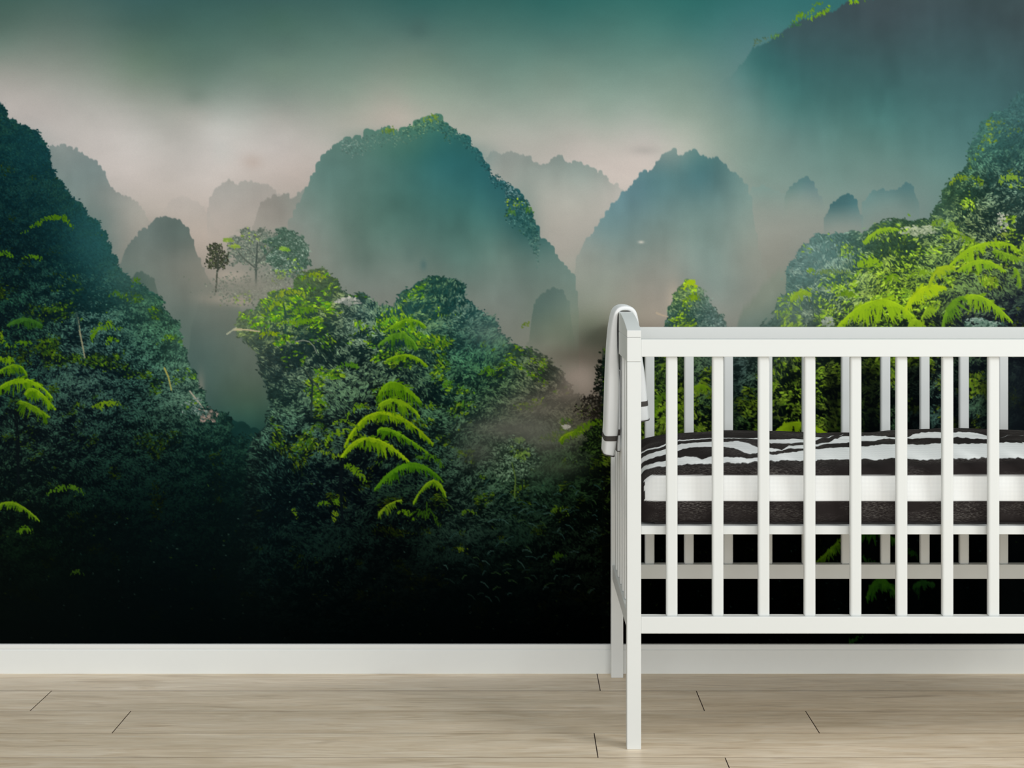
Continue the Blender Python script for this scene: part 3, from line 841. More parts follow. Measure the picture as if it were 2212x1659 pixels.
CL = field([(530, 690, '#93ab62'), (600, 650, '#a3bf5a'), (680, 605, '#a0b258'), (640, 700, '#8fae72'), (720, 640, '#a0b070'), (770, 660, '#7a968c'),
            (600, 780, '#80927f'), (700, 760, '#7f9a7c'), (800, 740, '#84a088'), (870, 680, '#8aac70'), (940, 620, '#6f9a68'), (990, 650, '#7a958a'),
            (1060, 730, '#4d7f6c'), (960, 760, '#4f7f66'), (1060, 810, '#5a8a5f'), (1150, 790, '#7a8a6a'), (1190, 810, '#8a907c'), (600, 850, '#6c8c74'),
            (700, 860, '#64876c'), (800, 840, '#628568'), (900, 830, '#5a7c60'), (1000, 870, '#5f8a66'), (620, 940, '#4f786a'), (720, 960, '#4a6c5c'),
            (850, 960, '#3d604c'), (960, 940, '#466f58'), (1060, 930, '#5f7262'), (1150, 900, '#6f766a'), (1270, 880, '#7a7462'), (600, 1040, '#2a5048'),
            (750, 1060, '#335448'), (900, 1100, '#2a4a38'), (1000, 1050, '#557a68'), (1100, 1000, '#6a9070'), (1200, 1040, '#33583e'), (1290, 1000, '#3c5a30'),
            (600, 1150, '#1f4038'), (800, 1150, '#1d3830'), (1000, 1150, '#406456'), (1130, 1150, '#2a4c3a'), (1230, 1150, '#3a5a40'), (600, 1260, '#163430'),
            (700, 1240, '#1c3a34'), (850, 1300, '#0b1a1a'), (1050, 1260, '#0d2420'), (1250, 1250, '#24402c'), (600, 1400, '#070f10'), (1000, 1400, '#050c0c'), (1300, 1380, '#020404')])
dusk = np.interp(gy, [930, 1060, 1200, 1300], [1.0, 0.84, 0.68, 0.55]).astype(np.float32)[:, None, None]
CL = CL * dusk * np.array([1.0, 1.0, 0.94], np.float32)
mixin(MM, CD * (0.8 + 0.4 * noise(40, 40, 3, 93))[..., None])
ACM = field([(530, 690, .4), (600, 650, .85), (680, 600, .7), (640, 700, .85), (740, 640, .5), (780, 670, .08), (600, 780, .1), (700, 760, .2), (800, 740, .3),
             (870, 700, .8), (940, 620, .12), (990, 660, .03), (1060, 740, .05), (960, 760, .1), (1040, 800, .2), (1150, 790, .1), (600, 850, .12), (700, 860, .12),
             (800, 850, .3), (900, 840, .2), (1000, 870, .12), (640, 940, .15), (850, 960, .15), (960, 1000, .15), (1060, 960, .1), (1150, 900, .03), (1270, 920, .4),
             (620, 1040, .06), (740, 1080, .25), (900, 1100, .3), (1000, 1050, .15), (1200, 1080, .2), (600, 1200, .08), (1000, 1200, .06), (1200, 1200, .15), (900, 1350, .05)])[..., 0]
dens = np.clip(1.15 - (gy[:, None] - 1150) / 260, 0.12, 1)
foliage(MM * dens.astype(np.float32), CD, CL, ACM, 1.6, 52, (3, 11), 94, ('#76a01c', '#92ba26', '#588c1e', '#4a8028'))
twig([(505, 712), (530, 712), (560, 716)], 3, '#b5ab8a')
twig([(490, 722), (510, 708)], 2, '#a8ab94')
twig([(660, 800), (690, 842), (720, 850)], 1.5, '#39473c')
twig([(672, 900), (675, 830), (655, 795)], 3, '#22332f')
twig([(616, 720), (617, 680), (612, 655)], 3, '#2f4a40')
twig([(640, 738), (655, 735), (668, 738), (678, 748), (684, 762)], 1.3, '#7d8678')
crown(752, 650, 26, 8, 70, ['#7d867f', '#93998f', '#b9b8b0'], 171, (4, 10), 4)
gg = [(744, 964, 824, 890, 934, 957, 20, '#94b414', 2.6), (816, 930, 852, 931, 924, 978, 20, '#6c9c16', 2.2), (736, 990, 800, 946, 890, 1004, 24, '#97b616', 2.8),
      (810, 1056, 884, 1001, 956, 1040, 22, '#568c16', 1.8), (893, 1086, 934, 1038, 963, 1072, 14, '#82a818', 1.8), (818, 852, 854, 826, 910, 868, 32, '#6f9c14', 1.8),
      (818, 874, 862, 864, 906, 898, 26, '#82a818', 2.0), (838, 776, 884, 767, 922, 790, 14, '#82aa1a', 2.2), (720, 802, 748, 784, 778, 792, 8, '#5f9626', 1.8),
      (700, 958, 720, 938, 752, 929, 8, '#7fa41c', 2.2), (720, 914, 744, 908, 770, 922, 6, '#7fa41c', 2.0), (748, 900, 768, 880, 788, 874, 9, '#6f9a1c', 2.0),
      (818, 1112, 836, 1092, 866, 1080, 14, '#86a41c', 1.8), (856, 1106, 876, 1104, 896, 1122, 10, '#6f9a14', 2.0), (746, 1002, 772, 1012, 790, 1040, 12, '#6f9616', 1.8),
      (952, 840, 972, 827, 1002, 837, 5, '#5f9a2c', 1.6), (832, 716, 880, 690, 920, 706, 14, '#7fae22', 2.2), (818, 745, 866, 720, 902, 752, 22, '#64962a', 1.8),
      (890, 1108, 925, 1104, 950, 1134, 12, '#3d6416', 1.8), (688, 973, 712, 978, 736, 986, 4, '#8aa61a', 1.6), (632, 1096, 638, 1104, 640, 1118, 5, '#6f8f18', 2),
      (690, 1090, 700, 1082, 712, 1088, 8, '#628c18', 2), (720, 1084, 728, 1078, 738, 1086, 8, '#628c18', 2), (716, 1122, 724, 1106, 732, 1112, 10, '#7f9c1a', 2),
      (900, 985, 936, 985, 955, 1010, 12, '#4d7c18', 1.8), (914, 880, 930, 872, 934, 884, 7, '#6f9618', 1.8), (560, 720, 580, 716, 600, 722, 8, '#a3bc22', 2.4),
      (575, 670, 592, 655, 612, 655, 9, '#9aba30', 2.4), (600, 640, 630, 628, 660, 640, 9, '#a3b83a', 2.2), (656, 600, 678, 588, 704, 602, 8, '#a0b82e', 2.2),
      (640, 700, 660, 690, 690, 698, 8, '#7fb026', 2.2), (600, 705, 622, 692, 640, 700, 8, '#8ab426', 2.2), (630, 680, 655, 665, 690, 672, 8, '#76a630', 2.2),
      (1208, 950, 1226, 936, 1262, 928, 12, '#7fa01a', 2.2), (1240, 930, 1275, 910, 1310, 905, 12, '#6c8f1a', 2.0), (1190, 1106, 1205, 1096, 1230, 1108, 6, '#6f9420', 1.8),
      (1195, 1210, 1205, 1198, 1222, 1200, 9, '#4f7c16', 2.2), (986, 1192, 994, 1186, 1006, 1186, 5, '#7f9620', 2.6), (1126, 702, 1134, 697, 1144, 703, 5, '#84963a', 2.2),
      (1040, 802, 1052, 794, 1066, 800, 8, '#5a8c22', 2), (1000, 1112, 1010, 1102, 1030, 1108, 6, '#6f9420', 1.8)]
for i, (a, b_, c, d, e, f_, ln, col, wd) in enumerate(gg):
    frond([(a, b_), (c, d), (e, f_)], ln, col, seed=i, width=wd, spine=1.8)
twig([(738, 990), (736, 1060), (740, 1130)], 7, '#0a1215')
# tree with thin trunks on the right of the hill
TM = tree_mask(1108, 990, 50, 46)
foliage(TM, flat_('#1c3428'), flat_('#7d9f7c'), ones * 0.2, 0.9, 22, (2, 7), 178, ('#5f8434', '#7a9c40'), 1.0, 3)
crown(1118, 950, 22, 14, 110, ['#4f7040', '#6f9440'], 79, (3, 6))
twig([(1112, 1075), (1113, 1030), (1106, 1000)], 2.2, '#55702f')
twig([(1130, 1085), (1129, 1040), (1136, 1010)], 1.8, '#182a20')
rg_ = np.random.default_rng(99)
for k in range(90):        # fine pale curved stems in the undergrowth
    x, y = rg_.uniform(960, 1310), rg_.uniform(1040, 1290)
    s = rg_.uniform(8, 22)
    a = rg_.uniform(-0.9, 0.9)
    twig([(x, y), (x + s * math.cos(a) * .5, y + s * math.sin(a) * .5 - 3), (x + s * math.cos(a), y + s * math.sin(a))], 1.2,
         rg_.choice(['#2c4c44', '#3d5d54', '#20382f', '#33502a']))

# mist drifting over the centre hill
blob(1130, 690, 200, 45, 0.0, '#7a7d74')
blob(1200, 660, 60, 45, 0.35, '#6d7f76', nz=0.4)
layer([(1138, 800), (1146, 690), (1152, 660), (1165, 640), (1180, 625), (1200, 619), (1216, 628), (1226, 645), (1236, 690), (1240, 760)],
      [(1200, 630, '#5a716b', .9), (1165, 670, '#5d726b', .9), (1220, 660, '#6a7d74', .8), (1190, 700, '#667668', .8), (1190, 760, '#6c7262', .3)], soft=2.5, rough=2.5, seed=56, bottom=780)
blob(1060, 720, 55, 34, 0.35, '#6f776f', nz=0.4)
blob(1260, 715, 75, 40, 0.45, '#6f7766', nz=0.4)
blob(1270, 690, 40, 20, 0.35, '#7d8770', nz=0.4)
blob(1290, 730, 45, 28, 0.55, '#4c5347', nz=0.4)
blob(1240, 770, 70, 24, 0.6, '#665f53', nz=0.5)
blob(1245, 815, 36, 34, 0.95, '#aa9c91', nz=0.2)
blob(1225, 850, 50, 22, 0.6, '#8a7d72', nz=0.4)
blob(1265, 900, 40, 36, 0.55, '#5f584d', nz=0.5)
blob(1170, 880, 75, 26, 0.65, '#6c675d', nz=0.4)
blob(1110, 925, 95, 24, 0.72, '#66665d', nz=0.4)
blob(1185, 950, 60, 28, 0.6, '#5f6057', nz=0.4)
blob(1030, 975, 48, 34, 0.6, '#4c5048', nz=0.4)
blob(1190, 1010, 70, 34, 0.4, '#3f4a3e', nz=0.4)
blob(1215, 1010, 40, 14, 0.25, '#5f6b4f', nz=0.4)
TM = tree_mask(1302, 815, 22, 44)
foliage(TM, flat_('#232a22'), flat_('#5f6350'), ones * 0.05, 0.9, 20, (2, 6), 186, fuzz=3)
TM = tree_mask(1288, 880, 44, 30)
foliage(TM, flat_('#332f28'), flat_('#8a8070'), ones * 0.0, 0.8, 20, (2, 6), 187, fuzz=3)
TM = tree_mask(1300, 950, 46, 40)
mixin(TM * 0.8, flat_('#0d1710'))
foliage(TM, flat_('#101c12'), flat_('#3d5a24'), ones * 0.4, 0.9, 24, (2, 7), 188, ('#4c6a18', '#6f8f1e'), fuzz=3)
frond([(1210, 950), (1228, 936), (1262, 930)], 13, '#86a41e', seed=3, width=2.4)
frond([(1236, 935), (1275, 914), (1312, 908)], 12, '#6f921c', seed=4, width=2.2)
crown(1224, 925, 16, 6, 40, ['#8a8a7a', '#b0aca0'], 89, (4, 8))
layer([(480, 940), (560, 965), (1400, 1010)], [(500, 960, '#0f2b2e', .0), (800, 1020, '#050d10', .0), (560, 1390, '#020606', .75), (1000, 1390, '#010303', .85),
      (1300, 1390, '#000101', .9), (560, 1180, '#06100f', .15), (1000, 1200, '#030808', .25), (1300, 1280, '#010303', .45), (800, 1290, '#020606', .5)], soft=30, rough=2, seed=57, crowns=0)
layer([(-80, 1000), (560, 1000)], [(0, 1010, '#08100f', 0), (400, 1010, '#08100f', 0), (0, 1390, '#050a09', .8), (450, 1390, '#020606', .8), (0, 1150, '#08100f', .1),
      (380, 1150, '#061012', .35), (200, 1250, '#060e0e', .5)], soft=30, rough=2, seed=58, crowns=0)

# --- small sunlit peak right of the post
RP = [(1415, 760), (1432, 712), (1440, 690), (1446, 665), (1450, 650), (1462, 632), (1474, 615), (1486, 608), (1496, 610), (1504, 622), (1514, 632), (1526, 645),
      (1536, 662), (1541, 676), (1556, 688), (1568, 704), (1590, 730), (1600, 760)]
blob(1455, 650, 16, 40, 0.75, '#b9aa9a', nz=0.1)
yp = ridge_line(RP, 3, 95, 9)
MP = (np.clip((gy[:, None] - yp[None, :]) / 2 + 0.5, 0, 1) * ((gx > 1415) & (gx < 1600))[None, :]).astype(np.float32)
PD = field([(1490, 620, '#5f7a5a'), (1470, 660, '#3a5a46'), (1520, 660, '#4a655c'), (1450, 700, '#3a5a55'), (1550, 700, '#4f6660'), (1500, 720, '#33524c'), (1480, 900, '#182c28')])
PL = field([(1490, 620, '#a0b870'), (1470, 650, '#93ae5a'), (1520, 650, '#7f958a'), (1450, 700, '#85a098'), (1550, 700, '#8a9f94'), (1500, 720, '#7a9880'), (1480, 900, '#5a7c50')])
mixin(MP, PD)
foliage(MP * (gy < 760)[:, None], PD, PL, (MP * ((gx < 1505)[None, :]) * 0.6).astype(np.float32), 1.3, 24, (2, 6), 96, ('#8fb424', '#a8c832', '#7a9f30'), fuzz=3)
frond([(1474, 622), (1490, 607), (1506, 622)], 8, '#b4d024', '#9cbc20', seed=2, width=3, n=60)
frond([(1476, 655), (1492, 640), (1512, 648)], 8, '#9cbe2a', seed=2, width=2.5)
twig([(1418, 676), (1428, 680), (1442, 684)], 3, '#b5a48f')
blob(1385, 523, 6, 3, 0.9, '#d0cabf', nz=0)
layer([(1590, 720), (1600, 670), (1625, 650), (1650, 620), (1680, 590), (1700, 580), (1740, 640), (1750, 760)],
      [(1620, 690, '#75857b', .8), (1660, 650, '#7f897b', .7), (1690, 620, '#7c887a', .6), (1690, 690, '#5f7468', .9), (1740, 640, '#5f7468', .6)], soft=18, rough=6, seed=59, crowns=0)

# --- right hill
RR = [(1560, 800), (1600, 740), (1640, 712), (1664, 700), (1684, 672), (1696, 640), (1704, 608), (1714, 580), (1728, 550), (1740, 534), (1760, 520), (1776, 512), (1800, 520), (1815, 510),
      (1840, 508), (1860, 516), (1868, 508), (1885, 498), (1905, 490), (1930, 484), (1945, 480), (1962, 486), (1985, 484), (2005, 484), (2020, 472), (2034, 450), (2036, 425),
      (2050, 405), (2068, 385), (2082, 372), (2090, 350), (2105, 330), (2108, 300), (2122, 280), (2136, 258), (2152, 248), (2165, 250), (2180, 238), (2196, 222), (2212, 205), (2300, 160)]
yr = ridge_line(RR, 4, 101, 16)
MR = (np.clip((gy[:, None] - yr[None, :]) / 2.5 + 0.5, 0, 1) * (gx > 1560)[None, :]).astype(np.float32)
RD = field([(1620, 740, '#4a6058'), (1730, 570, '#55746f'), (1780, 530, '#4f716a'), (1830, 530, '#42635c'), (1730, 650, '#48635a'), (1800, 600, '#3f5f58'), (1900, 520, '#3d5a44'),
            (1980, 520, '#34503f'), (1900, 600, '#2f4a38'), (2000, 600, '#28403a'), (2060, 420, '#33533e'), (2100, 350, '#33574e'), (2140, 290, '#36605a'), (2200, 240, '#385c5c'),
            (2200, 330, '#2f5250'), (2150, 400, '#26443f'), (2200, 450, '#2a4640'), (2100, 480, '#263f36'), (2180, 560, '#26363a'), (2100, 560, '#27383b'), (2100, 650, '#272f3a'),
            (2200, 660, '#222a35'), (1980, 680, '#283830'), (1750, 700, '#3f5248'), (1850, 690, '#33483a'),
            (1420, 800, '#182a24'), (1520, 850, '#0f2020'), (1620, 820, '#142624'), (1720, 850, '#10201c'), (1850, 820, '#0e1c1a'), (1950, 850, '#0b1516'), (2050, 850, '#141f24'),
            (2150, 850, '#142024'), (2212, 850, '#1f262c'), (1450, 950, '#0f1c16'), (1700, 950, '#0c1814'), (1950, 950, '#0a1314'), (2200, 950, '#12181c'),
            (1400, 1100, '#050b08'), (1700, 1100, '#030706'), (2200, 1100, '#030606'), (1400, 1400, '#000101'), (2200, 1400, '#020505'), (1800, 1400, '#000202')])
RLt = field([(1620, 720, '#7d9084'), (1730, 570, '#9ab3a6'), (1790, 530, '#94b0a2'), (1840, 530, '#8fab9a'), (1730, 660, '#a3b490'), (1800, 600, '#a8bf9a'), (1900, 520, '#a9c460'),
             (1980, 520, '#a0bc68'), (1900, 600, '#aac84a'), (2000, 600, '#8aac44'), (2060, 420, '#86a860'), (2100, 350, '#558468'), (2150, 280, '#55846e'), (2200, 240, '#4a7470'),
             (2200, 330, '#4f7c68'), (2150, 400, '#76967e'), (2180, 480, '#9ab088'), (2100, 480, '#a3b87a'), (2180, 580, '#7d9a52'), (2100, 560, '#86a45a'), (2100, 660, '#6f8a5a'),
             (2200, 660, '#3d5248'), (1980, 680, '#86a63a'), (1750, 700, '#96a888'), (1850, 690, '#9ab25a'),
             (1430, 800, '#6c8f3a'), (1520, 850, '#5f8054'), (1620, 820, '#5a7a6a'), (1720, 850, '#8ab01e'), (1850, 820, '#7f9f30'), (1950, 850, '#567a50'), (2050, 850, '#5f8270'),
             (2150, 850, '#4f7048'), (2212, 850, '#2c3a3c'), (1450, 950, '#6a8f1e'), (1700, 950, '#5f8a1e'), (1950, 950, '#33503c'), (2200, 950, '#1c2a2c'),
             (1400, 1150, '#1c3018'), (1550, 1200, '#1c3410'), (1700, 1180, '#0d2012'), (1850, 1200, '#1f4010'), (2000, 1200, '#101e18'), (2200, 1150, '#081412'),
             (1400, 1400, '#040a08'), (1700, 1340, '#12240c'), (1900, 1340, '#0c1f0e'), (2200, 1390, '#050d0c'), (1500, 1390, '#020504')])
mixin(MR, RD * (0.8 + 0.4 * noise(40, 40, 3, 103))[..., None])
MX = ((gx > 1300)[None, :] * np.clip((gy[:, None] - 745) / 40, 0, 1)).astype(np.float32)
mixin(MX, RD * (0.75 + 0.5 * noise(34, 60, 3, 104))[..., None])
ACR = field([(1730, 560, .04), (1790, 530, .06), (1730, 660, .45), (1800, 600, .2), (1860, 560, .6), (1920, 500, .6), (1980, 520, .35), (1900, 600, .75), (2000, 600, .5), (2060, 420, .35),
             (2100, 350, .12), (2150, 270, .08), (2200, 330, .1), (2150, 420, .2), (2190, 500, .3), (2080, 480, .35), (2180, 600, .3), (2100, 660, .3), (2200, 680, .1), (1980, 680, .5),
             (1850, 690, .5), (1430, 800, .5), (1450, 900, .8), (1520, 900, .7), (1600, 820, .2), (1630, 900, .5), (1720, 850, .9), (1800, 850, .6), (1880, 850, .4), (2000, 850, .3),
             (2100, 850, .4), (2200, 850, .1), (1550, 1200, .5), (1870, 1250, .5), (2100, 1200, .1), (1500, 1380, 0.05), (2000, 1380, .05)])[..., 0]
MRx = np.maximum(MR, MX)
dens = np.clip(1.1 - (gy[:, None] - 1000) / 160, 0.12, 1).astype(np.float32)
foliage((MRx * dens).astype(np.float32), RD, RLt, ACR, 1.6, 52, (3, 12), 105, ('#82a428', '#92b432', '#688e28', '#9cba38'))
# dark upright trunks and hollows behind the crib
for x, w, y0_, y1_, a in ((1575, 26, 770, 960, .5), (1800, 18, 790, 960, .75), (1880, 26, 770, 960, .8), (1975, 16, 770, 960, .85), (2068, 14, 780, 960, .7), (2135, 20, 770, 960, .45), (2185, 45, 770, 960, .8), (1680, 12, 850, 960, .5)):
    d = np.exp(-((gx[None, :] - x) / w) ** 4) * np.clip((gy[:, None] - y0_) / 30, 0, 1) * a
    mixin(d * (0.6 + 0.6 * noise(18, 70, 2, int(x))), np.array(hexrgb('#0a1012' if x < 2150 else '#1a2127'), np.float32))
layer([(1340, 1040), (2300, 1040)], [(1400, 1050, '#020504', .5), (2200, 1050, '#020505', .6), (1400, 1390, '#000000', .93), (2200, 1390, '#010303', .88), (1800, 1200, '#010302', .7),
      (1500, 1250, '#000101', .85), (1800, 1390, '#000000', .9)], soft=60, rough=1, seed=60, crowns=0)
fr = [(1804, 712, 1899, 648, 1988, 700, 40, '#a6ca22', '#7a9e1c', 2.6, 3), (1956, 670, 1988, 624, 2042, 620, 22, '#b2cc20', '#93b41e', 3.2, 4), (2006, 616, 2026, 580, 2062, 576, 18, '#a6bf28', '#84a024', 2.6, 3),
      (2052, 572, 2104, 532, 2168, 523, 22, '#9cc026', '#7aa01f', 2.4, 3), (2160, 524, 2184, 528, 2200, 542, 14, '#93b626', '#7a9c22', 2, 2), (2070, 584, 2120, 562, 2172, 586, 20, '#9cc028', '#6f9824', 2.6, 3),
      (2082, 642, 2128, 644, 2186, 694, 26, '#96bc24', '#6f9422', 2.2, 2.4), (2036, 705, 2050, 660, 2080, 640, 26, '#6f9a26', '#4d7422', 2.2, 2), (1848, 574, 1874, 557, 1907, 564, 12, '#93bc26', '#7aa022', 2.6, 2.4),
      (1960, 598, 1984, 584, 2014, 590, 10, '#86ac2a', '#6f9424', 2, 2), (1866, 522, 1900, 496, 1938, 494, 14, '#94b830', '#7aa02a', 2.6, 2.4), (2058, 518, 2084, 512, 2112, 530, 8, '#8fae2c', None, 2, 1.6),
      (2148, 540, 2170, 546, 2210, 562, 16, '#82a62a', '#5f8424', 2.2, 2), (2190, 580, 2200, 590, 2206, 620, 16, '#7fa326', '#5f8424', 2, 2), (2052, 394, 2072, 384, 2090, 386, 9, '#93ac30', None, 2.2, 2),
      (2094, 384, 2112, 386, 2124, 404, 8, '#86a430', None, 2, 2), (2160, 392, 2180, 382, 2206, 386, 12, '#86a838', '#6a8c34', 2.2, 2), (2012, 488, 2026, 476, 2038, 480, 10, '#94b62c', None, 2.4, 2),
      (2044, 492, 2056, 482, 2070, 492, 9, '#9aba34', None, 2.4, 2), (2150, 512, 2166, 504, 2176, 502, 8, '#b0be50', None, 2, 2), (1708, 648, 1726, 630, 1752, 634, 14, '#98b82c', '#7a9a28', 2.6, 2),
      (1770, 590, 1795, 582, 1836, 588, 8, '#86a050', None, 2, 2), (1740, 588, 1750, 580, 1760, 592, 6, '#98bc24', None, 2.4, 2), (1812, 640, 1830, 628, 1850, 640, 10, '#8fb42a', None, 2.2, 2), (1990, 690, 2005, 665, 2020, 672, 16, '#8fb02a', '#6c8c24', 2.4, 2),
      (1916, 606, 1930, 598, 1944, 612, 10, '#98be2a', None, 2.6, 2), (1962, 706, 1976, 690, 2000, 706, 20, '#98ba26', '#76981f', 2.4, 2)]
for i, (a, b_, c, d, e, f_, ln, c1_, c2_, wd, sp) in enumerate(fr):
    frond([(a, b_), (c, d), (e, f_)], ln, c1_, c2_, seed=i + 40, width=wd, spine=min(sp, 2.0))
crown(2120, 700, 34, 14, 200, ['#3d5a4c', '#6f8a7a', '#93a898'], 106, (4, 9), 4)
crown(1985, 497, 36, 12, 120, ['#76846a', '#98a484', '#b0b89a'], 107, (4, 9), 4)
crown(2168, 478, 12, 26, 60, ['#86907c', '#b4b4a4'], 108, (3, 6), 3)
crown(1790, 695, 12, 14, 70, ['#869280', '#a3ac9a'], 110, (4, 9), 4)
blob(1760, 560, 70, 60, 0.35, '#6f8a84', nz=0.4)
blob(1720, 680, 50, 40, 0.3, '#70827a', nz=0.4)
blob(2040, 470, 30, 40, 0.25, '#5f7f78', nz=0.4)
blob(2110, 300, 40, 50, 0.25, '#4a6f6e', nz=0.4)
blob(2190, 255, 50, 50, 0.3, '#44686a', nz=0.4)
# leaves behind the crib
frond([(1672, 938), (1722, 912), (1792, 940)], 26, '#9cc01c', '#7ea016', n=420, hang=0.8, width=3.4, seed=9, up=0.05, spine=4)
frond([(1400, 905), (1430, 880), (1480, 876)], 14, '#86aa20', '#5f8a18', width=2.4, seed=10)
frond([(1412, 892), (1425, 860), (1450, 850)], 12, '#6f9820', None, width=2.2, seed=11)
frond([(1495, 838), (1520, 832), (1545, 850)], 14, '#7aa01c', '#5a8018', width=2.4, seed=12)
frond([(1764, 1214), (1800, 1180), (1822, 1158)], 16, '#5f8a16', '#34560f', width=2.4, seed=13, hang=0.9)
frond([(1862, 1150), (1890, 1144), (1944, 1172)], 26, '#2f6010', '#16380a', n=240, width=3, seed=14)
frond([(1864, 1200), (1872, 1205), (1884, 1214)], 8, '#245012', None, width=3, seed=15)
frond([(1964, 1190), (1975, 1196), (1992, 1212)], 10, '#1c4410', None, width=3, seed=15)
frond([(1872, 1290), (1900, 1250), (1938, 1284)], 30, '#2a5410', '#12300a', n=160, width=3, seed=16)
frond([(1972, 1270), (1990, 1256), (2018, 1262)], 22, '#173812', '#0a200a', width=2.4, seed=17)
frond([(1834, 1388), (1846, 1382), (1862, 1374)], 7, '#16380e', None, width=2, seed=18)
rg_ = np.random.default_rng(123)
for k in range(420):       # glints in the shade
    x, y = rg_.uniform(-40, 2240), rg_.uniform(1040, 1385)
    c = rg_.choice(['#1c3a34', '#2c4c44', '#14302a', '#2a4418', '#3a5a50'])
    fd = max(0.25, 1 - (y - 1040) / 420)
    cc = np.array([hexrgb(c)], np.float32) * fd
    draw_leaves(np.array([x]), np.array([y]), np.array([rg_.uniform(-1, 1)]), np.array([rg_.uniform(2, 6)]), np.array([1.4]), cc)

# sprigs on the top right ridge
for pts, ln, c in (([(1716, 42), (1728, 30), (1733, 40)], 9, '#86b42c'), ([(1738, 38), (1748, 24), (1752, 24)], 3, '#7fae3a'), ([(1742, 40), (1762, 36), (1772, 26)], 5, '#84b42a'),
                   ([(1770, 24), (1786, 20), (1792, 8)], 7, '#8cba2a'), ([(1758, 10), (1768, 6), (1778, 12)], 5, '#6fa040'), ([(1834, 2), (1846, 2), (1858, -6)], 10, '#9cc824'),
                   ([(1664, 80), (1676, 72), (1690, 76)], 4, '#6a9a58'), ([(1704, 58), (1716, 50), (1732, 54)], 5, '#4f8258'), ([(1630, 98), (1646, 86), (1660, 82)], 4, '#6f8c78'), ([(1866, 2), (1875, -4), (1884, -8)], 6, '#86b030')):
    frond(pts, ln, c, seed=3, width=2)

# soften the dots a little, as print and photograph do
K = np.pad(IMG, ((1, 1), (1, 1), (0, 0)), mode='edge')
IMG = (K[1:-1, 1:-1] * 6 + (K[:-2, 1:-1] + K[2:, 1:-1] + K[1:-1, :-2] + K[1:-1, 2:])) / 10.0
IMG = np.clip(IMG, 0, 1)
#@@MURAL_END

# the sheet of printed paper: one vertex per few dots, its print stored as a colour attribute
PAPER_GAIN = 1.0
DOT = WALL_Y / F                                   # metres of wall per dot


def steps(a):
    out = []
    for s, e, d in a:
        out.append(np.arange(s, e, d))
    return np.concatenate(out + [[a[-1][1]]])


cols = steps([((XL / DOT) + CX, -560, 24), (-560, -8, 4.5), (-8, 2220, 1.55), (2220, 2780, 4.5), (2780, XR / DOT + CX, 24)])
zy = lambda z: CY + (EYE - z) / DOT
rows = steps([(zy(2.65), -40, 40), (-40, 0, 5), (0, 110, 2.4), (110, 228, 4.5), (228, 1135, 1.55), (1135, 1396, 2.4), (1396, zy(0.0), 8)])
gxm = np.abs(cols - X0)
gxm = np.where(gxm > W - 2, 2 * (W - 2) - gxm, gxm)
ix = np.clip(gxm, 0, W - 2)
iy = np.clip(rows - Y0, 0, H - 2)
jx, jy = ix.astype(int), iy.astype(int)
tx, ty = (ix - jx)[None, :, None].astype(np.float32), (iy - jy)[:, None, None].astype(np.float32)
A = IMG[jy][:, jx] * (1 - tx) + IMG[jy][:, jx + 1] * tx
B = IMG[jy + 1][:, jx] * (1 - tx) + IMG[jy + 1][:, jx + 1] * tx
print_col = A * (1 - ty) + B * ty
nu, nv = len(rows), len(cols)
XX, ZZ = np.meshgrid((cols - CX) * DOT, EYE - (rows - CY) * DOT)
co = np.stack([XX, np.full_like(XX, WALL_Y), ZZ], -1).reshape(-1, 3)
me = grid_mesh('mural_paper', co, nu, nv, smooth=False)
att = me.color_attributes.new('print', 'FLOAT_COLOR', 'POINT')
rgba = np.ones((nu * nv, 4), np.float32)
rgba[:, :3] = lin(print_col.reshape(-1, 3)) * PAPER_GAIN
att.data.foreach_set('color', rgba.ravel())
m, nt, b = new_mat('printed_wallpaper')
at_ = N(nt, 'ShaderNodeAttribute', attribute_name='print')
tc = N(nt, 'ShaderNodeNewGeometry')
gn = N(nt, 'ShaderNodeTexNoise', Scale=420.0, Detail=2.0)
nt.links.new(tc.outputs['Position'], gn.inputs['Vector'])
mr = N(nt, 'ShaderNodeMapRange')
mr.inputs['To Min'].default_value = 0.94
mr.inputs['To Max'].default_value = 1.06
nt.links.new(gn.outputs['Fac'], mr.inputs['Value'])
mx = N(nt, 'ShaderNodeMix', data_type='RGBA', blend_type='MULTIPLY')
mx.inputs['Factor'].default_value = 1.0
nt.links.new(at_.outputs['Color'], mx.inputs['A'])
nt.links.new(mr.outputs[0], mx.inputs['B'])
nt.links.new(mx.outputs['Result'], b.inputs['Base Color'])
b.inputs['Roughness'].default_value = 1.0
b.inputs['Specular IOR Level'].default_value = 0.0
mural = link('mural_paper', me, m, wall)
mural['label'] = 'printed mural of misty green jungle mountains and ferns'
del IMG, CLOUD, CLOUD2, MIST, LD, LL, CD, CL, RD, RLt, MM, ML, MR, MX, MRx, K

# ------------------------------------------------------------------ baseboard
prof = [(0.0, 0.0), (0.0, 0.0595), (0.0010, 0.0608), (0.0032, 0.0612), (0.0032, 0.0636), (0.0012, 0.0640), (0.0012, 0.0728), (0.0022, 0.0742), (0.012, 0.0742), (0.012, 0.0)]
bm = bmesh.new()
yb = WALL_Y - 0.012
L0 = [bm.verts.new((XL, yb + p[0], p[1])) for p in prof]
L1 = [bm.verts.new((XR, yb + p[0], p[1])) for p in prof]
for i in range(len(prof)):
    k = (i + 1) % len(prof)
    bm.faces.new([L0[i], L0[k], L1[k], L1[i]])
bm.faces.new(L0[::-1]); bm.faces.new(L1)
bmesh.ops.recalc_face_normals(bm, faces=bm.faces)
me = bpy.data.meshes.new('baseboard_back')
bm.to_mesh(me); bm.free()
bb_ = link('baseboard_back', me, M_BASEB)
tag(bb_, 'white painted baseboard with a grooved top edge', kind='structure')

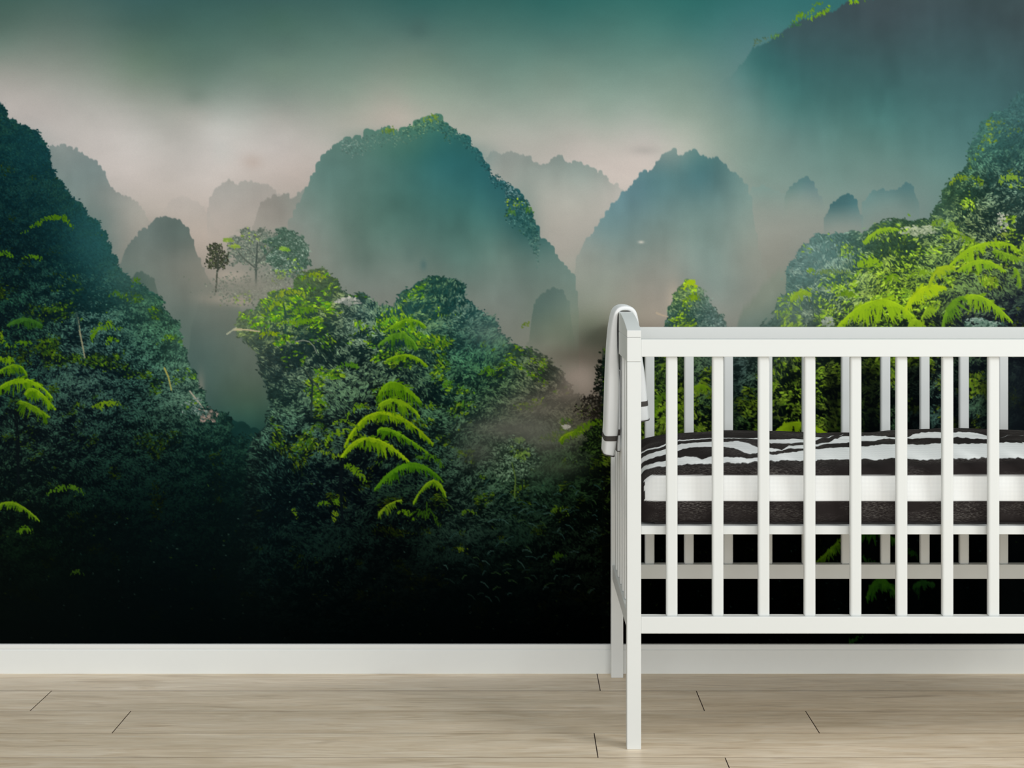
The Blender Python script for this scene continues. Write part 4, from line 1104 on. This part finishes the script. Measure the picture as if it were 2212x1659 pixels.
# ------------------------------------------------------------------ crib
YF = D1                                  # front plane
YB = D1 * 1.1701                         # front face of the rear posts
PX0, PX1 = 0.2344, 0.2650                # outer and inner face of the left posts
NSL = 12
PITCH = 0.09967
SL0 = 0.3203                             # left edge of the first slat
RX0 = SL0 + (NSL - 1) * PITCH + 0.0245 + (SL0 - PX1)
RX1 = RX0 + (PX1 - PX0)
PD_ = 0.0335
crib = empty('baby_crib', (0, 0, 0))
crib.location = ((PX0 + RX1) / 2, (YF + YB) / 2, 0)
OFF = Vector(crib.location)
tag(crib, 'white wooden baby crib with slatted sides and arched end rails', 'crib')


def cpart(name, x0, x1, y0, y1, z0, z1, bev=0.0012, seg=2, parent=None, mat=None):
    me = box_mesh(name, x0 - OFF.x, x1 - OFF.x, y0 - OFF.y, y1 - OFF.y, z0 - OFF.z, z1 - OFF.z, bev, seg, mat or M_WHITE)
    return link(name, me, None, parent or crib)


Z_END0, Z_END1 = 0.8377, 0.8907          # end rail
for (xa, xb) in ((PX0, PX1), (RX0, RX1)):
    for ya in (YF, YB):
        cpart('post', xa, xb, ya, ya + PD_, 0.0, Z_END0 - 0.0003)
    cpart('end_rail', xa, xb, YF, YB + PD_, Z_END0, Z_END1 - 0.0003)
    # arched cap
    n = 36
    y0, y1 = YF, YB + PD_
    bm = bmesh.new()
    ring = []
    for i in range(n + 1):
        t = i / n
        yy = y0 + (y1 - y0) * t
        zz = Z_END1 + 0.0147 + 0.031 * (1 - (2 * t - 1) ** 2) ** 1.0
        ring.append([bm.verts.new((x - OFF.x, yy - OFF.y, z)) for (x, z) in ((xa, Z_END1), (xa, zz), (xb, zz), (xb, Z_END1))])
    for i in range(n):
        for k in range(4):
            q = (k + 1) % 4
            bm.faces.new([ring[i][k], ring[i][q], ring[i + 1][q], ring[i + 1][k]])
    bm.faces.new(ring[0][::-1]); bm.faces.new(ring[-1])
    bmesh.ops.recalc_face_normals(bm, faces=bm.faces)
    sharp = [e for e in bm.edges if e.is_manifold and e.calc_face_angle(0) > 0.5]
    bmesh.ops.bevel(bm, geom=sharp, offset=0.0010, segments=2, profile=0.5, affect='EDGES')
    me = bpy.data.meshes.new('arched_cap')
    bm.to_mesh(me); bm.free()
    link('arched_cap', me, M_WHITE, crib)
    xm = (xa + xb) / 2
    cpart('end_bottom_rail', xm - 0.0125, xm + 0.0125, YF + PD_, YB, 0.250, 0.2862)
    for k in range(6):
        gap = (YB - YF - PD_ - 6 * 0.0245) / 7
        ys = YF + PD_ + gap + k * (gap + 0.0245)
        cpart('end_slat', xm - 0.009, xm + 0.009, ys, ys + 0.0245, 0.2862, Z_END0, 0.004, 2)
me_s = {}
for yf in (YF, YB):
    cpart('top_rail', PX1, RX0, yf + 0.0018, yf + 0.0325, 0.8482, 0.8862)
    cpart('bottom_rail', PX1, RX0, yf + 0.0018, yf + 0.0335, 0.2499, 0.2862)
    slat0 = None
    for k in range(NSL):
        x = SL0 + k * PITCH
        if slat0 is None:
            slat0 = box_mesh('slat', 0, 0.0245, -0.009, 0.009, 0.2850, 0.8492, 0.0045, 3, M_WHITE)
        o = link('slat', slat0, None, crib)
        o.location = (x - OFF.x, yf + 0.0185 - OFF.y, 0)
# mattress base: a frame with cross slats
BY0, BY1 = YF + 0.036, YB - 0.004
ZB0, ZB1 = 0.4588, 0.4775
cpart('mattress_base', PX1 + 0.002, RX0 - 0.002, BY0, BY0 + 0.03, ZB0, ZB1)
cpart('mattress_base', PX1 + 0.002, RX0 - 0.002, BY1 - 0.03, BY1, ZB0, ZB1)
for k in range(12):
    x = PX1 + 0.004 + k * (RX0 - PX1 - 0.008 - 0.07) / 11
    cpart('base_slat', x, x + 0.07, BY0 + 0.03, BY1 - 0.03, ZB0 + 0.002, ZB1 - 0.001)

# ------------------------------------------------------------------ mattress in its brush-stroke sheet
MX0, MX1 = 0.2685, RX0 - 0.004
MY0, MY1 = YF + 0.050, YB - 0.012
MZ = 0.4785


def prof_pts():
    """cross section, front bottom -> front face -> top -> back bottom: (y, z, region s)"""
    P = []
    zf = 0.578
    for z in np.linspace(MZ + 0.004, zf, 46):
        u = (z - MZ) / (zf - MZ)
        P.append((MY0 + 0.010 * (1 - u) ** 3 * 0 - 0.003 * math.sin(math.pi * u) + (0.010 * (1 - u / 0.15) ** 2 if u < 0.15 else 0), z))
    R = 0.034
    for a in np.linspace(0, 75, 14)[1:]:
        a = math.radians(a)
        P.append((MY0 + R - R * math.cos(a), zf + R * math.sin(a)))
    ya, za = P[-1]
    yb2, zb2 = MY1 - 0.03, 0.622
    for t in np.linspace(0, 1, 190)[1:]:
        y = ya + (yb2 - ya) * t
        z = za + (zb2 - za) * t + 0.036 * math.sin(math.pi * t ** 0.85) ** 0.9
        P.append((y, z))
    for a in np.linspace(0, 90, 8)[1:]:
        a = math.radians(a)
        P.append((yb2 + 0.03 * math.sin(a), zb2 - 0.03 * (1 - math.cos(a))))
    for z in np.linspace(zb2 - 0.03, MZ + 0.004, 8)[1:]:
        P.append((MY1, z))
    return np.array(P)


PP = prof_pts()
nv = len(PP)
us = np.concatenate([np.linspace(0, 0.05, 26)[:-1], np.linspace(0.05, MX1 - MX0 - 0.05, 560)[:-1], np.linspace(MX1 - MX0 - 0.05, MX1 - MX0, 26)])
nu = len(us)
Lm = MX1 - MX0
inset = np.zeros(nu)
Rr = 0.045
for i, u in enumerate(us):
    e = min(u, Lm - u)
    if e < Rr:
        inset[i] = Rr * (1 - math.sqrt(max(0, 1 - ((Rr - e) / Rr) ** 2)))
drop = 0.024 * np.exp(-us / 0.16) + 0.020 * np.exp(-(Lm - us) / 0.16)
hb = 0.006 * np.sin(us * 9.0) * np.exp(-((us - 0.45) / 0.5) ** 2) + 0.004 * np.exp(-((us - 0.72) / 0.13) ** 2)
yc = (MY0 + MY1) / 2
hd = (MY1 - MY0) / 2
topw = np.clip((PP[:, 1] - 0.575) / 0.05, 0, 1)
rngm = np.random.default_rng(8)
Yv = yc + (PP[None, :, 0] - yc) * (1 - inset[:, None] * 0.55 / hd)
h0 = (PP[:, 1] - MZ)[None, :]
Zv = MZ + h0 * (1 - inset[:, None] * 0.85 / 0.13) + topw[None, :] * (hb - drop)[:, None]
# soft creases of the cloth
Uv = np.repeat(us[:, None], nv, 1)
Zv += topw[None] * 0.0016 * np.sin(Uv * 46 + 4 * np.sin(Yv * 17) + Yv * 60)
Yv += (np.abs(PP[None, :, 1] - 0.53) < 0.06) * (np.arange(nv) < 60)[None] * 0.0022 * np.sin(Uv * 21 + 1.3 + Zv * 30) * np.sin(np.pi * np.clip((Zv - MZ) / 0.1, 0, 1))
Xv = MX0 + Uv
cent = Vector(((MX0 + MX1) / 2, yc, MZ))
co = np.stack([Xv - cent.x, Yv - cent.y, Zv - cent.z], -1).reshape(-1, 3)
me = grid_mesh('fitted_sheet', co, nu, nv)
# end caps
bm = bmesh.new(); bm.from_mesh(me)
bm.verts.ensure_lookup_table()
for base, rev in ((0, False), ((nu - 1) * nv, True)):
    loop = [bm.verts[base + k] for k in range(nv)]
    f = bm.faces.new(loop if rev else loop[::-1])
bmesh.ops.recalc_face_normals(bm, faces=bm.faces)
bm.to_mesh(me); bm.free()


# brush-stroke pattern: boundaries between black and white, as lines on the cloth (x along, position across)
def on_sheet(px, py):
    """sheet coordinates (x, across index) of a mark read off at (px, py)"""
    lo, best = 0, None
    for j in range(30, nv - 20):
        y = PP[j, 0]
        x = (px - CX) * y / F
        ui = int(np.clip(np.interp(x - MX0, us, np.arange(nu)), 0, nu - 1))
        q = CY + (EYE - Zv[ui, j]) * F / Yv[ui, j]
        if best is None or abs(q - py) < best[0]:
            best = (abs(q - py), x, j)
        if q < py - 1.0:
            break
    return best[1], best[2]


curves_px = [
    # 0: top edge of the dark band along the front edge
    [(1385, 1029), (1391, 1020), (1409, 1011.5), (1430, 1007.8), (1465, 1005), (1487, 1002.8), (1539, 1001.3), (1565, 1000), (1595, 999), (1639, 997), (1665, 996.3), (1739, 995.2),
     (1766, 994.8), (1839, 993), (1870, 991.3), (1888, 993.5), (1931, 990.4), (1966, 990.9), (1990, 994), (2009, 991.3), (2037, 991.3), (2065, 992.4), (2109, 989), (2137, 989), (2211, 989.8)],
    # 1: white -> black
    [(1385, 1016), (1410, 1003), (1439, 996), (1465, 989), (1487, 986), (1504, 987), (1515, 992.6), (1540, 985), (1565, 988), (1595, 987), (1626, 990.4), (1639, 988), (1652, 982), (1682, 981.7), (1704, 978.5),
     (1739, 973), (1766, 971), (1805, 966.6), (1839, 965.5), (1866, 964.4), (1935, 960), (1966, 960), (2037, 958), (2066, 958.6), (2138, 957.5), (2211, 958)],
    # 2: black -> white
    [(1385, 1004), (1410, 991), (1439, 982), (1465, 973), (1487, 966.5), (1540, 965.5), (1565, 965.5), (1585, 967.6), (1606, 976), (1621, 981.7), (1639, 978), (1665, 975), (1690, 974), (1704, 969), (1739, 969),
     (1766, 964), (1800, 958), (1839, 955), (1866, 952.5), (1892, 952.5), (1909, 948), (1938, 948), (1966, 947), (2037, 947), (2066, 944), (2100, 948), (2137, 948), (2150, 945), (2211, 940)],
    # 3: white -> black
    [(1385, 993), (1410, 980), (1439, 970), (1465, 961), (1508, 955.7), (1540, 953.5), (1565, 954.6), (1595, 952.4), (1617, 957.9), (1639, 967.6), (1665, 967), (1690, 973.5), (1704, 963), (1739, 961),
     (1766, 960), (1800, 951), (1815, 943), (1866, 941.7), (1914, 942.7), (1938, 946), (1966, 941.7), (1990, 935), (2037, 934), (2066, 934), (2109, 935), (2137, 942), (2150, 945), (2211, 940)],
    # 4, 5: thin white line further back
    [(1385, 983), (1410, 971.5), (1439, 963), (1465, 953), (1500, 950), (1540, 947.5), (1590, 947), (1639, 948.5), (1665, 957), (1700, 958), (1739, 955), (1790, 946), (1830, 938), (1900, 934), (2211, 932)],
    [(1385, 979), (1410, 968.5), (1439, 960.5), (1465, 951), (1500, 948.5), (1540, 946), (1590, 946), (1639, 945), (1665, 950), (1700, 950), (1739, 949), (1790, 945), (1830, 938), (1900, 934), (2211, 932)],
]
jcur = []
for cpx in curves_px:
    pts = sorted(on_sheet(*p) for p in cpx)
    xs_ = np.array([p[0] for p in pts])
    js_ = np.array([p[1] for p in pts], float)
    xq = MX0 + us
    j = np.interp(xq, xs_, js_)
    tail = xq > xs_[-1]
    j[tail] += 5 * np.sin((xq[tail] - xs_[-1]) * 13 + len(jcur))
    jcur.append(j)
jj = np.arange(nv)[None, :].astype(float)
wob = np.zeros((nu, nv))
for s, a in ((9, 0.5), (4, 0.5), (2, 0.35)):
    g = rngm.normal(0, 1, nu // s + 3)
    wob += a * np.interp(np.arange(nu) / s, np.arange(len(g)), g)[:, None]
Jn = jj + wob * np.clip((jj - 46) / 10, 0, 1)
white = np.zeros((nu, nv))
for a, c in ((0, 1), (2, 3), (4, 5)):
    white = np.maximum(white, (np.clip(Jn - jcur[a][:, None] + 0.5, 0, 1) * np.clip(jcur[c][:, None] - Jn + 0.5, 0, 1)))
zw = PP[:, 1][None, :]
front = (np.arange(nv) < 52)[None, :]
edge_l = (Uv > 0.006 + 0.0035 * np.interp(np.arange(nv), np.arange(0, nv, 3), rngm.random(len(range(0, nv, 3))))[None, :]) & (Uv < Lm - 0.008)
wf = np.clip((Zv - 0.5305) / 0.0022 + .5, 0, 1) * np.clip((0.5855 - Zv) / 0.0022 + .5, 0, 1)
white = np.where(front & edge_l, np.maximum(wf, white), white)
white = np.where((np.arange(nv) > nv - 16)[None, :], ((Zv > 0.53) & (Zv < 0.58)) * 1.0, white)
att = me.attributes.new('ink', 'FLOAT', 'POINT')
att.data.foreach_set('value', white.astype(np.float32).ravel())
m, nt, b = new_mat('brushstroke_cotton')
at_ = N(nt, 'ShaderNodeAttribute', attribute_name='ink')
tc = N(nt, 'ShaderNodeTexCoord')


def nz(scale, mapping, detail=2.0):
    mp = N(nt, 'ShaderNodeMapping')
    mp.inputs['Scale'].default_value = mapping
    nt.links.new(tc.outputs['Object'], mp.inputs['Vector'])
    t = N(nt, 'ShaderNodeTexNoise', Scale=scale, Detail=detail)
    nt.links.new(mp.outputs[0], t.inputs['Vector'])
    return t


def ramp(src, p0, c0, p1, c1):
    rr = N(nt, 'ShaderNodeValToRGB')
    rr.color_ramp.elements[0].position, rr.color_ramp.elements[0].color = p0, (*c0, 1)
    rr.color_ramp.elements[1].position, rr.color_ramp.elements[1].color = p1, (*c1, 1)
    nt.links.new(src, rr.inputs['Fac'])
    return rr


dry = nz(22.0, (6, 90, 60), 3.0)                     # dry brush streaks along the cloth
dryc = ramp(dry.outputs['Fac'], 0.50, (0.019, 0.015, 0.0145), 0.74, (0.19, 0.175, 0.16))
patch = nz(7.0, (1, 2, 3), 2.0)
dryp = ramp(patch.outputs['Fac'], 0.42, (0, 0, 0), 0.62, (1, 1, 1))
dm = N(nt, 'ShaderNodeMix', data_type='RGBA')
nt.links.new(dryp.outputs['Color'], dm.inputs['Factor'])
dm.inputs['A'].default_value = (0.019, 0.015, 0.0145, 1)
nt.links.new(dryc.outputs['Color'], dm.inputs['B'])
wv = N(nt, 'ShaderNodeTexWave', Scale=112.0, Distortion=0.8, Detail=1.0)
wv.bands_direction = 'Z'
nt.links.new(tc.outputs['Object'], wv.inputs['Vector'])
wx = N(nt, 'ShaderNodeTexWave', Scale=112.0, Distortion=0.8, Detail=1.0)
wx.bands_direction = 'X'
nt.links.new(tc.outputs['Object'], wx.inputs['Vector'])
wm = N(nt, 'ShaderNodeMath', operation='MULTIPLY')
nt.links.new(wv.outputs['Fac'], wm.inputs[0]); nt.links.new(wx.outputs['Fac'], wm.inputs[1])
wc = ramp(wm.outputs[0], 0.0, (0.80, 0.805, 0.80), 0.25, (0.885, 0.89, 0.88))
mix = N(nt, 'ShaderNodeMix', data_type='RGBA')
nt.links.new(at_.outputs['Fac'], mix.inputs['Factor'])
nt.links.new(dm.outputs['Result'], mix.inputs['A'])
nt.links.new(wc.outputs['Color'], mix.inputs['B'])
nt.links.new(mix.outputs['Result'], b.inputs['Base Color'])
bp = N(nt, 'ShaderNodeBump', Strength=0.12, Distance=0.0008)
nt.links.new(wm.outputs[0], bp.inputs['Height'])
nt.links.new(bp.outputs['Normal'], b.inputs['Normal'])
b.inputs['Roughness'].default_value = 0.85
b.inputs['Specular IOR Level'].default_value = 0.12
mat_root = empty('crib_mattress', cent)
tag(mat_root, 'mattress in a black and white brushstroke fitted sheet inside the crib', 'mattress')
link('fitted_sheet', me, m, mat_root)
m2, nt2, b2 = new_mat('mattress_ticking')
b2.inputs['Base Color'].default_value = (0.05, 0.045, 0.043, 1)
b2.inputs['Roughness'].default_value = 0.9
nn = N(nt2, 'ShaderNodeTexNoise', Scale=300.0)
bpp = N(nt2, 'ShaderNodeBump', Strength=0.2, Distance=0.001)
nt2.links.new(nn.outputs['Fac'], bpp.inputs['Height']); nt2.links.new(bpp.outputs['Normal'], b2.inputs['Normal'])
under_me = box_mesh('underside', MX0 + 0.03 - cent.x, MX1 - 0.03 - cent.x, MY0 + 0.012 - cent.y, MY1 - 0.006 - cent.y, -0.0008, 0.02, 0.003, 2, m2)
link('underside', under_me, None, mat_root)

# ------------------------------------------------------------------ towel over the end rail
m, nt, b = new_mat('white_towel')
tc = N(nt, 'ShaderNodeTexCoord')
no = N(nt, 'ShaderNodeTexNoise', Scale=900.0, Detail=2.0)
nt.links.new(tc.outputs['Object'], no.inputs['Vector'])
rp = N(nt, 'ShaderNodeValToRGB')
rp.color_ramp.elements[0].color = (0.84, 0.85, 0.85, 1)
rp.color_ramp.elements[1].color = (0.92, 0.92, 0.91, 1)
nt.links.new(no.outputs['Fac'], rp.inputs['Fac'])
nt.links.new(rp.outputs['Color'], b.inputs['Base Color'])
bp = N(nt, 'ShaderNodeBump', Strength=0.15, Distance=0.0006)
nt.links.new(no.outputs['Fac'], bp.inputs['Height'])
nt.links.new(bp.outputs['Normal'], b.inputs['Normal'])
b.inputs['Roughness'].default_value = 0.9
b.inputs['Specular IOR Level'].default_value = 0.1
M_TOWEL = m
m, nt, b = new_mat('woven_stripe')
no = N(nt, 'ShaderNodeTexNoise', Scale=700.0)
rp = N(nt, 'ShaderNodeValToRGB')
rp.color_ramp.elements[0].color = (0.045, 0.038, 0.034, 1)
rp.color_ramp.elements[1].color = (0.085, 0.075, 0.068, 1)
nt.links.new(no.outputs['Fac'], rp.inputs['Fac'])
nt.links.new(rp.outputs['Color'], b.inputs['Base Color'])
b.inputs['Roughness'].default_value = 0.85
M_STRIPE = m

towel = empty('hand_towel', (0.25, 4.15, 0.93))
tag(towel, 'white hand towel with a dark stripe draped over the crib end rail', 'towel')
TO = Vector(towel.location)


def loft(name, stations, mat, ncs=28, yb_=0.0, close=True):
    """stations: list of (x_in, z_in, x_out, z_out, y_front, y_back); rounded cross sections lofted along the cloth"""
    st = np.array(stations, float)
    # resample smoothly
    t = np.concatenate([[0], np.cumsum(np.hypot(np.diff(st[:, 0] + st[:, 2]), np.diff(st[:, 1] + st[:, 3])))])
    t /= t[-1]
    tq = np.linspace(0, 1, 110)
    Q = np.stack([np.interp(tq, t, st[:, k]) for k in range(6)], -1)
    ker = np.array([1, 4, 6, 4, 1]) / 16
    for _ in range(2):
        Qp = np.pad(Q, ((2, 2), (0, 0)), mode='edge')
        Qn = sum(ker[k] * Qp[k:k + len(Q)] for k in range(5))
        Qn[0], Qn[-1] = Q[0], Q[-1]
        Q = Qn
    co = []
    for q in Q:
        pi, po = np.array([q[0], q[1]]), np.array([q[2], q[3]])
        c = (pi + po) / 2
        hv_ = (po - pi) / 2
        th = np.hypot(*hv_)
        ym, hy = (q[4] + q[5]) / 2, (q[5] - q[4]) / 2
        for k in range(ncs):
            a = 2 * math.pi * k / ncs
            ca, sa = math.cos(a), math.sin(a)
            e = 0.45
            ex = math.copysign(abs(ca) ** e, ca)
            ey = math.copysign(abs(sa) ** 0.9, sa)
            # rounded front and back folds, flat broad faces
            yy = ym + (hy - min(th, 0.012)) * math.copysign(abs(sa) ** 0.25, sa) + min(th, 0.012) * ey
            p = c + hv_ * ex * (1 if abs(sa) < 0.98 else 0.6)
            co.append((p[0] - TO.x, yy - TO.y, p[1] - TO.z))
    me = grid_mesh(name, np.array(co), len(Q), ncs, close_v=True)
    bm = bmesh.new(); bm.from_mesh(me); bm.verts.ensure_lookup_table()
    for base in (0, (len(Q) - 1) * ncs):
        bm.faces.new([bm.verts[base + k] for k in range(ncs)])
    bmesh.ops.recalc_face_normals(bm, faces=bm.faces)
    bm.to_mesh(me); bm.free()
    return link(name, me, mat, towel), Q


def w(px, py, d):
    return ((px - CX) * d / F, EYE - (py - CY) * d / F)


dT = 4.066
oin = [(1328, 988), (1333, 960), (1337.5, 929), (1339.5, 880), (1340.3, 835), (1338.5, 800), (1335.6, 762), (1334.6, 716), (1335.0, 682)]
oout = [(1304, 983), (1305.5, 960), (1307.5, 930), (1309, 880), (1310.5, 835), (1312, 795), (1314.5, 750), (1318.5, 708), (1324, 680)]
st = []
for (a, b_), (c, d) in zip(oin, oout):
    xi, zi = w(a, b_, dT); xo, zo = w(c, d, dT)
    if b_ < 800:
        xi = min(xi, PX0 - 0.0012)
    st.append((xi, zi, xo, zo, dT - 0.004, dT + 0.15))
# over the top of the cap
ztop = Z_END1 + 0.0147 + 0.031 + 0.0012
st.append((PX0 - 0.0008, ztop - 0.002, PX0 - 0.010, ztop + 0.006, dT - 0.004, dT + 0.15))
st.append((PX0 + 0.004, ztop + 0.0008, PX0 - 0.001, ztop + 0.0125, dT - 0.004, dT + 0.15))
st.append(((PX0 + PX1) / 2, ztop + 0.001, (PX0 + PX1) / 2, ztop + 0.0145, dT - 0.004, dT + 0.15))
st.append((PX1 - 0.004, ztop + 0.0008, PX1 + 0.001, ztop + 0.0125, dT - 0.004, dT + 0.15))
st.append((PX1 + 0.0012, ztop - 0.004, PX1 + 0.012, ztop + 0.003, dT - 0.004, dT + 0.15))
iin = [(0.0012, 0.905), (0.0012, 0.85), (0.0015, 0.80), (0.003, 0.745), (0.004, 0.684)]
iout = [(1382.5, 705), (1388.5, 770), (1395, 814), (1399.7, 862), (1404, 908)]
for (dx, z), (c, d) in zip(iin, iout):
    xo, zo = w(c, d, dT + 0.01)
    st.append((PX1 + dx, zo - (0.007 if z < .7 else 0.003), xo, zo, dT + 0.004, dT + 0.15))
main_cloth, QT = loft('towel_cloth', st, M_TOWEL)
# second leaf of the folded towel, hanging close against the end slats
st2 = []
for px_, py_, wd in ((1338.5, 975, 6.0), (1339, 940, 6), (1340, 890, 5), (1341, 840, 4), (1341.5, 800, 3)):
    xo, zo = w(px_ - wd, py_, dT + 0.02)
    xi = PX0 - 0.0 + 0.003
    st2.append((min(xo + 0.010, PX0 + 0.0045), zo, xo, zo, dT + 0.012, dT + 0.155))
leaf, Q2 = loft('inner_leaf', st2, M_TOWEL)


def band(name, Q, t0, t1, mat, grow=0.0007, ncs=28):
    """a woven band lying on the cloth between two stations"""
    n = len(Q)
    i0, i1 = t0 * (n - 1), t1 * (n - 1)
    ii = np.linspace(i0, i1, 9)
    rows_ = []
    for f in ii:
        a = int(min(f, n - 2)); fr_ = f - a
        rows_.append(Q[a] * (1 - fr_) + Q[a + 1] * fr_)
    co = []
    for q in rows_:
        pi, po = np.array([q[0], q[1]]), np.array([q[2], q[3]])
        c = (pi + po) / 2
        hv_ = (po - pi) / 2
        th = np.hypot(*hv_)
        hv_ = hv_ * (th + grow) / th
        ym, hy = (q[4] + q[5]) / 2, (q[5] - q[4]) / 2 + grow
        for k in range(ncs):
            a = 2 * math.pi * k / ncs
            ca, sa = math.cos(a), math.sin(a)
            ex = math.copysign(abs(ca) ** 0.45, ca)
            ey = math.copysign(abs(sa) ** 0.9, sa)
            yy = ym + (hy - min(th, 0.012)) * math.copysign(abs(sa) ** 0.25, sa) + min(th, 0.012) * ey
            p = c + hv_ * ex * (1 if abs(sa) < 0.98 else 0.6)
            co.append((p[0] - TO.x, yy - TO.y, p[1] - TO.z))
    me = grid_mesh(name, np.array(co), len(rows_), ncs, close_v=True)
    o = link(name, me, mat, towel)
    o['label'] = 'dark brown woven stripe'
    return o


def t_at(Q, z, lo, hi):
    zz = (Q[:, 1] + Q[:, 3]) / 2
    idx = np.arange(len(Q))
    sel = (idx >= lo * (len(Q) - 1)) & (idx <= hi * (len(Q) - 1))
    k = idx[sel][np.argmin(abs(zz[sel] - z))]
    return k / (len(Q) - 1)


zz = lambda py, d: EYE - (py - CY) * d / F
band('stripe', QT, t_at(QT, zz(953, dT), 0, .4), t_at(QT, zz(941, dT), 0, .4), M_STRIPE)
band('stripe', QT, t_at(QT, zz(866, dT), .6, 1), t_at(QT, zz(877, dT), .6, 1), M_STRIPE)
band('stripe', Q2, t_at(Q2, zz(942, dT), 0, 1), t_at(Q2, zz(928, dT), 0, 1), M_STRIPE)
band('piping', QT, 0.0, 0.004, M_STRIPE, 0.0009)['label'] = 'thin dark piping along the hem'
band('piping', QT, 0.996, 1.0, M_STRIPE, 0.0009)['label'] = 'thin dark piping along the hem'
band('piping', Q2, 0.0, 0.008, M_STRIPE, 0.0009)['label'] = 'thin dark piping along the hem'
